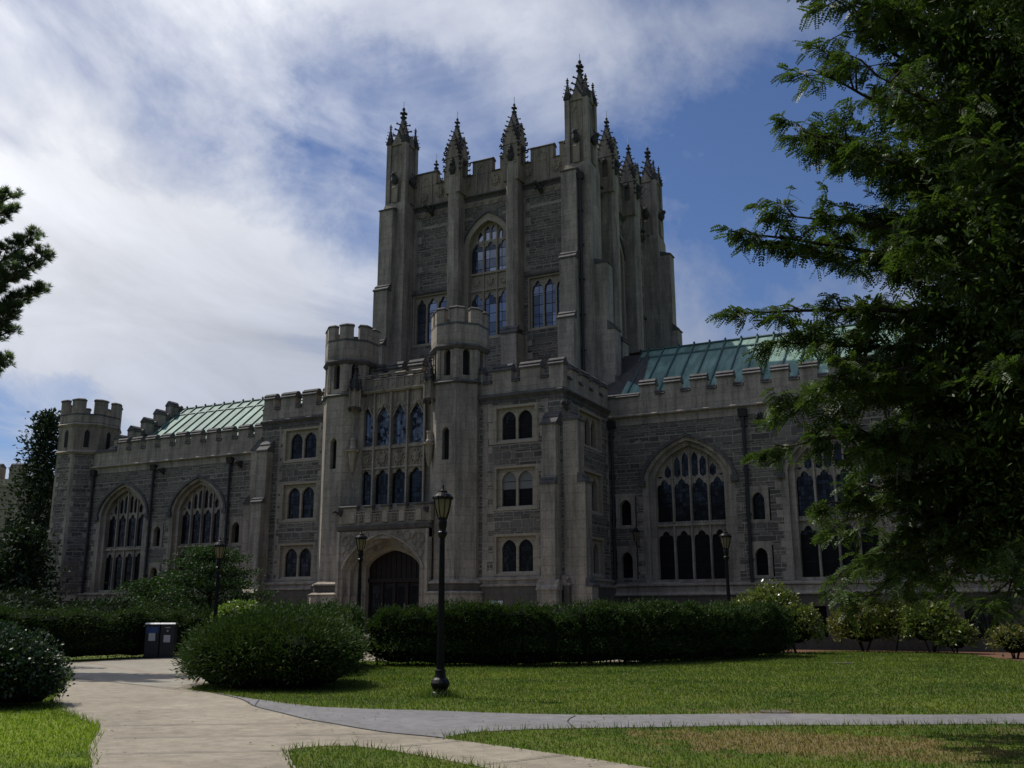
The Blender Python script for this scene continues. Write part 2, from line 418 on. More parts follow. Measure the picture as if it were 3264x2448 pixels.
# ------------------------------------------------------------------ architectural kit
def lin(a, b, n): return [a + (b-a)*i/n for i in range(n+1)]
def K(v): return lambda u: v
def arch(uc, hw, zs, h, tip=.34):
    def f(u):
        t = min(1, abs(u-uc)/hw)
        return zs + h*((1-tip)*(1-t**2.3)**.6 + tip*(1-t))
    return f
def tref(uc, hw, zs, h):
    def f(u):
        t = min(1, abs(u-uc)/hw)
        a = zs + h*(.45 + .55*(1-(t/.52)**2)**.55*(1-.25*t)) if t < .52 else zs
        b = zs + h*.55*math.sqrt(max(0, 1-((t-.66)/.34)**2))
        return max(a, b)
    return f
def panel(mb, fr, u0, u1, zlo, zhi, ops, d0, d1, m, n=8, extra=(), mr=None, ends=False):
    """a slab from depth d0 (inner) to d1 (outer) pierced by ops = (ua, ub, floor(u), top(u))"""
    if not callable(zlo): zlo = K(zlo)
    if not callable(zhi): zhi = K(zhi)
    mr = mr or m
    us = {round(u0, 4), round(u1, 4)} | {round(x, 4) for x in extra}
    ops = [(round(a, 4), round(b, 4), K(lo) if not callable(lo) else lo, K(hi) if not callable(hi) else hi) for a, b, lo, hi in ops]
    for a, b, lo, hi in ops:
        k = n if abs(hi((a+b)/2)-hi(a)) > 1e-6 or abs(lo((a+b)/2)-lo(a)) > 1e-6 else 1
        us |= {round(x, 4) for x in lin(a, b, k)}
    us = sorted(x for x in us if u0-1e-3 <= x <= u1+1e-3)
    P = fr.P
    for a, b in zip(us, us[1:]):
        if b-a < 1e-4: continue
        mid = (a+b)/2; e = 1e-5
        act = sorted([o for o in ops if o[0] < mid < o[1]], key=lambda o: o[2](mid))
        lo = (zlo(a+e), zlo(b-e))
        for o in act + [None]:
            hi = (o[2](a+e), o[2](b-e)) if o else (zhi(a+e), zhi(b-e))
            if hi[0]-lo[0] > 1e-4 or hi[1]-lo[1] > 1e-4:
                mb.face([P(a,d1,lo[0]), P(b,d1,lo[1]), P(b,d1,max(hi[1],lo[1])), P(a,d1,max(hi[0],lo[0]))], m)
            if o:
                t = (o[3](a+e), o[3](b-e))
                mb.face([P(a,d0,hi[0]), P(b,d0,hi[1]), P(b,d1,hi[1]), P(a,d1,hi[0])], mr)
                mb.face([P(a,d1,t[0]), P(b,d1,t[1]), P(b,d0,t[1]), P(a,d0,t[0])], mr)
                lo = t
    for a, b, lo, hi in ops:
        for x, e, s in ((a, 1e-5, 1), (b, -1e-5, -1)):
            if x < u0-1e-6 or x > u1+1e-6: continue
            z0, z1 = lo(x+e), hi(x+e)
            if z1-z0 > 1e-3:
                q = [P(x,d1,z0), P(x,d1,z1), P(x,d0,z1), P(x,d0,z0)]
                mb.face(q if s > 0 else q[::-1], mr)
    if ends:
        for x in (u0, u1):
            mb.face([P(x,d1,zlo(x)), P(x,d0,zlo(x)), P(x,d0,zhi(x)), P(x,d1,zhi(x))], mr)
        mb.face([P(u0,d0,zhi(u0)), P(u0,d1,zhi(u0)), P(u1,d1,zhi(u1)), P(u1,d0,zhi(u1))], mr)
def hood(mb, fr, uc, hw, zs, h, wd, d0, d1, m, n=14, drop=.0, tip=.34):
    """arched label moulding"""
    fi = arch(uc, hw, zs, h, tip); fo = arch(uc, hw+wd, zs-.0, h+wd, tip)
    # polyline offset by angle so that the band keeps its width at the haunches
    def pts(f, w):
        L = []
        for i in range(n+1):
            t = math.cos(PI*(1-i/n)); L.append((uc+w*t, f(uc+w*t)))
        return L
    A = pts(fi, hw); B = pts(fo, hw+wd)
    P = fr.P
    for i in range(n):
        a0, a1, b0, b1 = A[i], A[i+1], B[i], B[i+1]
        q = lambda p, d: P(p[0], d, p[1])
        mb.hull8([q(a0,d1), q(a1,d1), q(b1,d1), q(b0,d1), q(a0,d0), q(a1,d0), q(b1,d0), q(b0,d0)], m)
    if drop:
        for s in (-1, 1):
            a, b = sorted((uc+s*hw, uc+s*(hw+wd)))
            mb.bx(fr, a, b, d0, d1, zs-drop, zs, m)
            mb.bx(fr, a-.09, b+.09, d0, d1+.05, zs-drop-.28, zs-drop, m)
def quoins(mb, fr, u, s, z0, z1, m='limestone', d=.006, w=(.28, .5), h=.36, seed=0, th=.02):
    r = random.Random(seed+int(abs(u)*100)); z = z0; i = r.randint(0, 1)
    while z < z1-.05:
        hh = min(h*r.uniform(.8, 1.25), z1-z); ww = w[i % 2]*r.uniform(.85, 1.15)
        a, b = sorted((u, u+s*ww))
        mb.bx(fr, a, b, -th, d, z, z+hh-.004, m); z += hh; i += 1
def merlon_cap(mb, fr, a, b, z, T=.5, m='weathered_cap', h=.4):
    k = h/.4
    mb.prof(fr, a, b, [(.09,z),(.09,z+.06*k),(-.04,z+.19*k),(.0,z+.2*k),(.0,z+.25*k),(-.15,z+.4*k),(-.32,z+.4*k),(-T-.07,z+.08*k),(-T-.07,z)], m)
def battlement(name, parent, fr, u0, u1, zb, zgap, ztop, merlons, T=.5, m='limestone', cap=.36, gapcap=.24):
    mb = MB()
    mb.bx(fr, u0, u1, -T, 0, zb, zgap-gapcap, m)
    prev = u0
    for a, b in merlons:
        mb.bx(fr, a, b, -T, .003, zgap-gapcap, ztop-cap, m)
        merlon_cap(mb, fr, a-.04, b+.04, ztop-cap, T, h=cap)
        if a-prev > .02: merlon_cap(mb, fr, prev+.04 if prev > u0 else prev, a-.04, zgap-gapcap, T, h=gapcap)
        prev = b
    if u1-prev > .02: merlon_cap(mb, fr, prev+.04, u1, zgap-gapcap, T, h=gapcap)
    return mb.build(name, parent)
def cornice(mb, fr, u0, u1, z, m='weathered_cap', out=.16, h=.3):
    mb.prof(fr, u0, u1, [(-.02,z-h),(.03,z-h),(.05,z-h*.6),(out*.8,z-h*.35),(out,z-h*.3),(out,z-h*.1),(-.0,z+.06),(-.02,z+.06)], m)
def weather(mb, fr, a, b, d_out, d_in, z0, z1, m='weathered_cap'):
    """sloping buttress set-off, in two drips"""
    zm = (z0+z1)/2; dm = (d_out+d_in)/2
    o = .07
    mb.prof(fr, a-.05, b+.05, [(d_in,z0-.05),(d_out+o,z0-.05),(d_out+o,z0+.03),(dm+.02,zm),(dm+.07,zm-.02),(dm+.07,zm+.05),(d_in+.02,z1),(d_in,z1)], m)
def shield(mb, fr, u, z, w, h, d, m='carved_stone', leaves=True, seed=0):
    r = random.Random(seed)
    mb.ext(fr, [(u-w/2,z+h/2),(u-w/2,z-h*.1),(u-w*.33,z-h*.34),(u,z-h/2),(u+w*.33,z-h*.34),(u+w/2,z-h*.1),(u+w/2,z+h/2),(u,z+h*.42)][::-1], d, d+.07, m)
    k = r.randint(0, 2)
    if k == 0: mb.bx(fr, u-w*.07, u+w*.07, d+.071, d+.1, z-h*.35, z+h*.4, m); mb.bx(fr, u-w*.4, u+w*.4, d+.071, d+.098, z, z+h*.14, m)
    elif k == 1: mb.ext(fr, [(u-w*.4,z+h*.1),(u+w*.3,z+h*.42),(u+w*.42,z+h*.3),(u-w*.3,z-h*.08)][::-1], d+.071, d+.1, m)
    else: mb.ext(fr, [(u-w*.38,z-h*.02),(u,z+h*.3),(u+w*.38,z-h*.02),(u+w*.38,z-h*.16),(u,z+h*.14),(u-w*.38,z-h*.16)][::-1], d+.071, d+.1, m)
    if leaves:
        for i in range(10):
            a = 2*PI*i/10
            p = fr.P(u+math.cos(a)*w*.72, d+.02, z+math.sin(a)*h*.66)
            mb.blob(p, (w*.13, w*.13, w*.17), m, 6, 4)
def crocket(mb, p, dirx, diry, s, m):
    # a leafy hook leaving the edge and curling up
    a = (p[0]+dirx*s*.35, p[1]+diry*s*.35, p[2]-s*.05); b = (p[0]+dirx*s*1.05, p[1]+diry*s*1.05, p[2]+s*.1)
    mb.tube([(p[0]-dirx*s*.3, p[1]-diry*s*.3, p[2]-s*.25), a, b], [s*.3, s*.24, s*.2], m, 5)
    mb.blob((b[0], b[1], b[2]+s*.03), (s*.4, s*.4, s*.33), m, 6, 4)
def spire(mb, x, y, z0, z1, w, rows, cs, m='soot_stone', rot=0.0, rod=False, sides=4):
    """crocketed spirelet, w = half width at its foot"""
    H = z1-z0; zt = z0+H*.8
    mb.lathe(x, y, [(w*1.12,z0-.03),(w,z0),(w*.8,z0+H*.25),(w*.5,z0+H*.5),(w*.26,z0+H*.7),(w*.17,zt)], 8 if sides == 8 else 4, m, rot+PI/4)
    for i in range(rows):
        f = (i+.35)/rows*.72
        z = z0+H*f; r = w*(1.0-1.02*f)*.95
        r = max(r, w*.2)
        for k in range(4):
            a = rot+PI/4+k*PI/2
            crocket(mb, (x+math.cos(a)*r, y+math.sin(a)*r, z), math.cos(a), math.sin(a), cs*(1-.35*f), m)
    # collar, four-armed knop, bud
    mb.lathe(x, y, [(w*.15,zt-H*.05),(cs*.95,zt-H*.0),(cs*.35,zt+H*.03),(cs*.3,zt+H*.07)], 8, m)
    zk = zt+H*.1
    for k in range(4):
        a = rot+PI/4+k*PI/2
        mb.blob((x+math.cos(a)*cs*.62, y+math.sin(a)*cs*.62, zk), (cs*.45, cs*.45, cs*.38), m, 6, 4)
    mb.lathe(x, y, [(cs*.3,zk-cs*.3),(cs*.42,zk),(cs*.2,zk+cs*.6),(cs*.4,zk+cs*1.0),(cs*.42,zk+cs*1.35),(cs*.12,zk+cs*1.75)], 7, m)
    if rod: mb.tube([(x,y,z1-.05),(x,y,z1+.55)], .022, 'bright_metal', 4)
def octo(cx, cy, r, rot=0.0):
    """vertices of an octagon with flats facing the axes, r = inradius"""
    R = r/math.cos(PI/8)
    return [(cx+R*math.cos(rot+PI/8+k*PI/4), cy+R*math.sin(rot+PI/8+k*PI/4)) for k in range(8)]
def oct_facets(cx, cy, r):
    """a Fr per facet, u centred on the facet; index 0 faces -Y then counter-clockwise seen from above"""
    out = []
    for k in range(8):
        a = k*PI/4
        out.append(Fr(cx+r*math.sin(a), cy-r*math.cos(a), a))
    return out   # k=0:-Y, 1:(+X,-Y), 2:+X ... 7:(-X,-Y)
def crown(mb, cx, cy, r, z0, zg, zt, m='limestone', T=.28, mer=.42, caph=.16):
    V = octo(cx, cy, r); W = octo(cx, cy, r-T)
    for k in range(8):
        j = (k+1) % 8
        mb.vprism([V[k], V[j], W[j], W[k]], z0, zg-.12, m)
        # gap sill
        mb.vprism([V[k], V[j], W[j], W[k]], zg-.12+.003, zg, 'weathered_cap')
        # merlon wraps the corner V[k]
        p, q = V[k-1], V[j]; v = V[k]; w = W[k]; wp, wq = W[k-1], W[j]
        L = math.dist(v, q); t = mer/L
        lerp = lambda a, b, t: (a[0]+(b[0]-a[0])*t, a[1]+(b[1]-a[1])*t)
        g = lambda t, o: [lerp(lerp(v,p,t), (cx,cy), -o), lerp(v,(cx,cy),-o*1.0), lerp(lerp(v,q,t),(cx,cy),-o), lerp(w,wq,t), w, lerp(w,wp,t)]
        mb.vprism(g(t, .002), zg+.003, zt-caph, m)
        mb.vprism(g(t*1.1, .03), zt-caph+.002, zt-caph*.55, 'weathered_cap')
        mb.vprism(g(t*1.1, .03), zt-caph*.55+.002, zt, 'weathered_cap', g(t*.9, -.03))
def light_row(ops, uc_list, hw, z0, zs, h, f=tref):
    for uc in uc_list: ops.append((uc-hw, uc+hw, z0, f(uc, hw, zs, h)))

def rect_window(parent, fr, u0, u1, z0, z1, nl, mull=.12, frame=.2, dep=.42, gm='glass', head=.32, sill=True, blinds=None, transom=None, wall_d=0.0, st='warm_limestone', name='window', hf=tref):
    """square-headed traceried window with a stone surround set into the wall"""
    mb = MB()
    inner0, inner1 = u0+frame, u1-frame
    lw = (inner1-inner0-mull*(nl-1))/nl
    cs = [inner0+lw/2+i*(lw+mull) for i in range(nl)]
    # splayed surround: outer ring, then recessed light panel
    panel(mb, fr, u0, u1, z0, z1, [(u0+.1, u1-.1, z0+.1, z1-.12)], wall_d-.16, wall_d+.012, st, ends=True)
    ops = []
    hh = lw*head*2
    light_row(ops, cs, lw/2, z0+.2, z1-.27-hh, hh, hf)
    panel(mb, fr, u0+.1, u1-.1, z0+.1, z1-.12, ops, wall_d-dep, wall_d-.16, st, n=12)
    P = fr.P
    if sill: mb.prof(fr, u0+.11, u1-.11, [(wall_d-.17,z0+.1),(wall_d-.02,z0+.1),(wall_d-.17,z0+.22)], st)
    w = mb.build(name, parent)
    g = MB()
    g.face([P(u0+.12,wall_d-dep+.04,z0+.12),P(u1-.12,wall_d-dep+.04,z0+.12),P(u1-.12,wall_d-dep+.04,z1-.14),P(u0+.12,wall_d-dep+.04,z1-.14)], gm)
    for c in cs:   # saddle bars
        for z in lin(z0+.2, z1-.35, 4)[1:-1]: g.bx(fr, c-lw/2, c+lw/2, wall_d-dep+.04, wall_d-dep+.06, z-.012, z+.012, 'dark_recess')
    g.build('pane', w)
    if blinds:
        b = MB(); b.face([P(u0+.14,wall_d-dep+.052,blinds),P(u1-.14,wall_d-dep+.052,blinds),P(u1-.14,wall_d-dep+.052,z1-.15),P(u0+.14,wall_d-dep+.052,z1-.15)], 'blind'); b.build('blind', w)
    return w

def big_window(parent, fr, uc, hw, z0, zs, h, zt, nl=4, st='limestone', out=.55):
    """four-light arched window: hood, splayed jambs, transom, mullions and tracery"""
    mb = MB()
    f0 = arch(uc, hw+out, zs, h+out*.8); f1 = arch(uc, hw+out*.55, zs, h+out*.45); f2 = arch(uc, hw, zs, h)
    # orders stepping inwards
    panel(mb, fr, uc-hw-out, uc+hw+out, z0-.15, f0, [(uc-hw-out*.55, uc+hw+out*.55, z0-.15+.001, f1)], -.22, .006, st, 18, extra=lin(uc-hw-out, uc+hw+out, 26), ends=False)
    panel(mb, fr, uc-hw-out*.55, uc+hw+out*.55, z0-.15, f1, [(uc-hw, uc+hw, z0, f2)], -.5, -.22, st, 18, extra=lin(uc-hw-out*.55, uc+hw+out*.55, 26))
    hood(mb, fr, uc, hw+out-.02, zs, h+out*.8, .17, -.02, .13, 'weathered_cap', 16, .12)
    w = mb.build('window', parent)
    t = MB()
    mw = .13; lw = (2*hw-mw*(nl-1))/nl
    cs = [uc-hw+lw/2+i*(lw+mw) for i in range(nl)]
    ops = []
    zh = zs-.15
    light_row(ops, cs, lw/2, z0, zt-.75, .5)                       # below the transom
    light_row(ops, cs, lw/2, zt+.22, zh-.45, .55)                  # above it
    for c in cs:                                                   # panel tracery: two small lights over each
        for s in (-1, 1):
            q = c+s*(lw/4+.01); hwq = lw/4-.035
            top = lambda u, f2=f2: f2(u)-.09
            lo = zh+.28 if 1 else 0
            if f2(q)-.1 > lo+.15:
                a = tref(q, hwq, min(f2(q-hwq), f2(q+hwq))-.45, .3)
                ops.append((q-hwq, q+hwq, lambda u, q=q, hwq=hwq, lo=lo: lo-.12*(1-abs(u-q)/hwq), lambda u, lo=lo, f2=f2, a=a: max(lo, min(f2(u)-.08, a(u)))))
    panel(t, fr, uc-hw, uc+hw, z0, f2, ops, -.62, -.5, st, 8, extra=lin(uc-hw, uc+hw, 24))
    for i in range(nl-1):                                          # main mullions stand forward
        u = uc-hw+(i+1)*lw+i*mw+mw/2
        t.bx(fr, u-.045, u+.045, -.5, -.4, z0, f2(u)-.01, st)
    t.bx(fr, uc-hw, uc+hw, -.5, -.38, zt-.02, zt+.1, st)
    nb = int(2*hw/.16)
    for i in range(nb):                                            # little battlements along the transom
        u = uc-hw+.05+i*.16
        t.bx(fr, u, u+.09, -.49, -.4, zt+.1, zt+.17, st)
    t.build('tracery', w)
    g = MB(); P = fr.P
    us = lin(uc-hw, uc+hw, 16)
    for a, b in zip(us, us[1:]):
        g.face([P(a,-.585,z0),P(b,-.585,z0),P(b,-.585,f2(b)),P(a,-.585,f2(a))], 'glass')
    for z in lin(z0, zs, 7)[1:-1]: g.bx(fr, uc-hw+.02, uc+hw-.02, -.582, -.57, z-.015, z+.015, 'dark_recess')
    g.build('pane', w)
    return w
def slit(parent, fr, uc, hw, z0, zs, h, surr=.22, blocks=True):
    mb = MB()
    f = arch(uc, hw, zs, h)
    panel(mb, fr, uc-hw-surr, uc+hw+surr, z0-.12, zs+h+.3, [(uc-hw, uc+hw, z0, f)], -.35, .01, 'limestone', 10, ends=True)
    w = mb.build('window', parent)
    g = MB(); P = fr.P
    g.face([P(uc-hw-.02,-.33,z0-.02),P(uc+hw+.02,-.33,z0-.02),P(uc+hw+.02,-.33,zs+h+.02),P(uc-hw-.02,-.33,zs+h+.02)], 'glass')
    g.bx(fr, uc-hw, uc+hw, -.33, -.3, (z0+zs)/2, (z0+zs)/2+.04, 'dark_recess')
    g.build('pane', w)
    return w
def pipe(parent, fr, u, d, z0, z1, r=.085, name='downpipe'):
    mb = MB(); P = fr.P
    mb.tube([P(u,d,z0), P(u,d,z1)], r, 'iron_pipe', 8)
    z = z0+1.2
    while z < z1-.5:
        mb.bx(fr, u-r-.05, u+r+.05, d-r-.03, d+r*.5, z, z+.07, 'iron_pipe'); z += 2.2
    mb.prof(fr, u-.22, u+.22, [(d-.15,z1-.1),(d+.1,z1-.1),(d+.22,z1+.28),(d-.15,z1+.28)], 'iron_pipe')
    return mb.build(name, parent)
def gargoyle(parent, fr, u, z, s=1.0, lean=-.15, side=0.0):
    """winged beast leaning out of the wall"""
    mb = MB(); P = fr.P; m = 'soot_stone'
    q = lambda du, d, dz: P(u+du*s+side*d*s, d*s, z+dz*s)
    mb.tube([q(0,-.1,-.35), q(0,.2,-.12), q(0,.55,.05), q(0,.85,.12)], [.2*s, .24*s, .19*s, .13*s], m, 8)
    mb.blob(q(0,1.0,.15), (.17*s,.2*s,.16*s), m, 8, 6)
    mb.tube([q(0,1.05,.12), q(0,1.28,.02)], [.11*s, .05*s], m, 6)
    mb.tube([q(0,1.05,.04), q(0,1.2,-.1)], [.07*s, .03*s], m, 5)
    for t in (-1, 1):
        mb.tube([q(t*.1,.95,.26), q(t*.14,.9,.42)], [.05*s, .015*s], m, 5)
        mb.tube([q(t*.18,.35,-.05), q(t*.22,.55,-.25), q(t*.18,.72,-.22)], [.09*s, .06*s, .05*s], m, 6)
        mb.ext(Fr(*P(u+t*.2*s,.2*s,0)[:2], math.atan2(fr.u[1], fr.u[0])+PI/2*1), [(0,z),(.5*s,z+.32*s),(.3*s,z+.36*s),(-.2*s,z+.45*s),(-.1*s,z+.1*s)], -.03, .03, m)
    return mb.build('gargoyle', parent, smooth=False)

# ================================================================== THE LIBRARY
lib = thing('library_building', 'grey stone Gothic library with a pinnacled square tower, arched door and green copper roofs', 'building', (-27.6, 42, 0))
lib_off = Matrix.Translation((27.6, -42, 0))
_build = MB.build
def _b2(s, name, parent=None, label=None, smooth=False):
    o = _build(s, name, parent, label, smooth)
    if parent is lib: o.matrix_parent_inverse = lib_off
    return o
MB.build = _b2

CX = -27.6
PV = Fr(0, 42, 0)          # pavilion front, u = world x
WG = Fr(0, 48, 0)          # wings
PS = Fr(-18.2, 0, PI/2)    # pavilion right flank, u = world y
PSL = Fr(-36.75, 0, -PI/2) # pavilion left flank, u = -y

# ---- wings
def wing(x0, x1, centres, slits, pipes, mer0, merp, name):
    Fw = WG
    mb = MB()
    ops = []
    for c in centres:
        ops.append((c-2.32, c+2.32, 3.1, arch(c, 2.32, 8.45, 2.02)))
    # the wall is pierced just inside the outer order so that they meet behind it
    wops = [(c-2.26, c+2.26, 3.12, arch(c, 2.26, 8.45, 1.95)) for c in centres if x0+2.3 < c < x1-2.3]
    wops += [(c-.6, c+.6, z0, z1) for c in slits if x0+.7 < c < x1 for z0, z1 in ((6.03, 7.55), (3.35, 4.85))]
    panel(mb, Fw, x0, x1, 3.05, 11.6, wops, -.6, 0, 'rubble_stone', 20)
    mb.bx(Fw, x0, x1, -.6, .0, 11.6, 11.62, 'rubble_stone')
    for c in centres:
        for s in (-1, 1):
            if x0 < c+s*2.4 < x1: quoins(mb, Fw, c+s*2.31, s, 3.2, 8.3, w=(.12, .38), d=.009)
    mb.build('wall', lib)
    for c in centres:
        big_window(lib, Fw, c, 1.8, 3.3, 8.45, 1.62, 6.0)
    for c in slits:
        slit(lib, Fw, c, .31, 6.1, 7.1, .34); slit(lib, Fw, c, .31, 3.42, 4.4, .34)
    for c in pipes: pipe(lib, Fw, c, .13, 2.95, 11.35)
    # plinth with two weathered ledges, basement windows below
    pl = MB()
    bops = []
    for c in centres:
        for s in (-1.35, 1.35):
            if x0+.8 < c+s < x1-.8: bops.append((c+s-.65, c+s+.65, .55, 1.95))
    panel(pl, Fw, x0, x1, -.3, 2.5, bops, -.3, .28, 'plinth_stone')
    pl.prof(Fw, x0, x1, [(-.1,2.5),(.36,2.5),(.36,2.56),(.22,2.68),(.22,2.95),(.3,2.98),(.3,3.04),(.0,3.14),(-.1,3.14)], 'limestone')
    pl.build('plinth', lib)
    for a, b, z0, z1 in bops:
        w = MB(); w.bx(Fw, a, b, -.02, .02, z0, z1, 'glass')
        for u in lin(a, b, 3)[1:-1]: w.bx(Fw, u-.03, u+.03, .02, .06, z0, z1, 'iron_pipe')
        w.build('window', lib)
    co = MB(); cornice(co, Fw, x0, x1, 11.9, 'limestone', .2, .34)
    co.bx(Fw, x0, x1, -.3, .02, 11.35, 11.56, 'limestone')
    co.build('cornice', lib)
    ms = []; a = mer0
    while a+.84 < x1:
        if a > x0: ms.append((a, a+.84))
        a += merp
    battlement('battlement', lib, Fr(0, 47.97), x0, x1, 11.95, 13.12, 13.78, ms, .5)
    # copper roof: two slopes with standing ribs
    rf = MB(); ye, yr, zr, ze = 48.7, 54.2, 17.05, 12.4
    for y in (ye, 2*yr-ye):
        rf.face([(x0,y,ze),(x1,y,ze),(x1,yr,zr),(x0,yr,zr)], 'copper')
    r = rf.build('roof', lib)
    rb = MB()
    x = x0+.4; s = (zr-ze)/(yr-ye)
    while x < x1:
        for sg in (1, -1):
            ya, yb = (ye, yr) if sg == 1 else (2*yr-ye, yr)
            rb.hull8([(x-.035,ya,ze),(x+.035,ya,ze),(x+.035,yb,zr),(x-.035,yb,zr),(x-.035,ya,ze+.12),(x+.035,ya,ze+.12),(x+.035,yb,zr+.12),(x-.035,yb,zr+.12)], 'copper_rib')
        rb.blob((x,yr,zr+.16), (.07,.09,.1), 'copper_rib', 6, 4)
        x += .93
    yk = yr-.75; zk = zr-.75*s
    rb.hull8([(x0,yk-.05,zk-.04),(x1,yk-.05,zk-.04),(x1,yk+.05,zk+.04),(x0,yk+.05,zk+.04),(x0,yk-.05,zk+.05),(x1,yk-.05,zk+.05),(x1,yk+.05,zk+.13),(x0,yk+.05,zk+.13)], 'copper_rib')
    rb.tube([(x0,yr,zr+.05),(x1,yr,zr+.05)], .07, 'copper_rib', 6)
    rb.build('roof_ribs', r)
    # back wall closes the body
    bw = MB(); bw.box(x0, x1, 60, 60.5, 0, 12.4, 'rubble_stone'); bw.build('wall', lib)

wing(-18.2, 15.6, [-13.97, -6.87, .23, 7.33, 14.43][:4], [-17.36, -10.48, -3.38, 3.72, 10.9], [-17.98, -10.95, -3.85, 3.25], -16.37, 1.386, 'right')
wing(-57.3, -36.75, [-54.0, -47.15, -40.3], [-50.6, -43.75], [-57.05, -51.25, -44.45], -55.05, 1.38, 'left')
# end walls
eb = MB(); eb.box(15.6, 16.1, 47.9, 60.5, 0, 16, 'rubble_stone'); eb.build('wall', lib)
# crow-stepped gable at the far left end of the left roof
gb = MB(); GF = Fr(-55.6, 0, PI/2)
gb.ext(GF, [(48.2,12),(60,12),(60,13.2),(54.2,17.4),(48.2,13.2)], -.6, 0, 'rubble_stone')
gb.build('gable', lib)
for k in range(5):
    c = MB(); y = 48.9+k*1.13; z = 13.55+k*.83
    c.bx(GF, y-.36, y+.38, -.5, .06, z-.6, z+.28, 'limestone')
    merlon_cap(c, Fr(-55.54, 0, PI/2), y-.4, y+.42, z+.283, .52)
    c.build('gable_step', lib)
# slated valley by the tower
vb = MB(); vb.face([(-20.5,49.2,12.6),(-16.9,49.2,12.75),(-17.6,53.6,16.7),(-20.5,56.5,17.6)], 'slate'); vb.build('roof', lib, label='dark slated valley between tower and copper roof')

# ---- far-left octagonal corner turret
def corner_turret(cx, cy, r):
    body = MB(); V = octo(cx, cy, r)
    body.vprism(V, -.2, 15.0, 'rubble_stone')
    for k, fr in enumerate(oct_facets(cx, cy, r)):
        hs = r*math.tan(PI/8)
        for s in (-1, 1): quoins(body, fr, s*hs, -s, 3.2, 13.0, w=(.2, .42), seed=k, d=.012)
    body.vprism(octo(cx, cy, r+.22), -.2, 2.6, 'plinth_stone', octo(cx, cy, r+.2))
    body.vprism(octo(cx, cy, r+.22), 2.604, 3.0, 'limestone', octo(cx, cy, r+.02))
    t = body.build('turret', lib)
    b = MB()
    for z in (13.0, 15.0):
        b = MB()
        b.vprism(octo(cx, cy, r+.04), z-.2, z-.05, 'limestone', octo(cx, cy, r+.16)); b.vprism(octo(cx, cy, r+.16), z-.048, z+.1, 'limestone', octo(cx, cy, r+.02)); b.build('string_course', t)
    b = MB(); b.vprism(octo(cx, cy, r+.02), 13.1, 14.8, 'carved_stone'); b.build('upper_wall', t)
    c = MB(); crown(c, cx, cy, r+.05, 15.11, 15.75, 16.85, 'limestone', .35, .52); c.vprism(octo(cx, cy, r-.2), 15.05, 15.3, 'slate')
    c.build('battlement', t)
    for k in (0, 1, 2, 7):
        fr = oct_facets(cx, cy, r+.03)[k]
        w = MB(); w.ext(fr, [(-.17,13.3),(.17,13.3),(.17,14.4),(0,14.6),(-.17,14.4)], -.02, .004, 'dark_recess'); w.build('slit_window', t)
corner_turret(-59.15, 48.95, 1.95)

# ---- pavilion
def two_light(fr, a, b, z0, z1, **k): return rect_window(lib, fr, a, b, z0, z1, 2, mull=.13, frame=.33, head=.24, dep=.32, hf=lambda uc, hw, zs, h: arch(uc, hw, zs, h, .3), **k)
PX0, PX1 = -36.75, -18.2
mb = MB()
rows = ((3.38, 5.38), (6.5, 8.68), (9.78, 11.7))
RW, LW = (-21.93, -19.62), (-35.15, -32.72)
hole = [(a+.05, b-.05, z0+.05, z1-.05) for a, b in (RW, LW) for z0, z1 in rows]
panel(mb, PV, PX0, -31.0, 3.1, 12.0, hole, -.6, 0, 'rubble_stone')
for z0, z1 in rows:
    quoins(mb, PV, LW[0]+.01, -1, z0, z1, w=(.1, .34), d=.008); quoins(mb, PV, LW[1]-.01, 1, z0, z1, w=(.1, .34), d=.008)
quoins(mb, PV, -32.45, -1, 3.2, 11.9, w=(.1, .3)); quoins(mb, PV, -35.5, 1, 3.2, 11.9, w=(.1, .3))
mb.build('wall', lib); mb = MB()
panel(mb, PV, -24.1, PX1, 3.1, 12.0, hole, -.6, 0, 'rubble_stone')
SW = (43.85, 46.95)
shole = [(SW[0]+.05, SW[1]-.05, z0+.05, z1-.05) for z0, z1 in rows]
panel(mb, PS, 42, 48, 3.1, 12.0, shole, -.6, 0, 'rubble_stone')
for z0, z1 in rows:
    quoins(mb, PV, RW[0]+.01, -1, z0, z1, w=(.1, .34), d=.008); quoins(mb, PV, RW[1]-.01, 1, z0, z1, w=(.1, .34), d=.008)
quoins(mb, PV, -22.6, 1, 3.2, 11.9, w=(.3, .62)); quoins(mb, PV, -19.0, -1, 3.2, 11.9, w=(.2, .45))
quoins(mb, PS, 47.98, -1, 3.2, 11.9, w=(.2, .4))
mb.build('wall', lib); mb = MB()
panel(mb, PSL, -48, -42, 3.1, 12.0, [], -.6, 0, 'rubble_stone')
mb.build('wall', lib)
for i, (z0, z1) in enumerate(rows):
    two_light(PV, *RW, z0, z1, blinds=7.55 if i == 1 else None)
    two_light(PV, *LW, z0, z1)
    rect_window(lib, PS, *SW, z0, z1, 3, mull=.15, frame=.4, head=.3)
for fr, a, b in ((PV, PX0-.2, -31.6), (PV, -23.6, PX1), (PS, 41.72, 48.0)):
    pl = MB()
    pl.bx(fr, a, b, -.1, .28, -.3, 2.9, 'plinth_stone')
    pl.prof(fr, a, b, [(-.1,2.9),(.33,2.9),(.33,2.98),(.16,3.02),(.16,3.16),(.24,3.2),(.24,3.27),(0,3.36),(-.1,3.36)], 'limestone')
    pl.build('plinth', lib)
for fr, a, b in ((PV, PX0, -31.6), (PV, -23.5, PX1+.02), (PS, 41.98, 47.9), (PSL, -47.9, -41.98)):
    co = MB(); cornice(co, fr, a, b, 12.28, 'weathered_cap', .2, .42)
    co.build('cornice', lib)
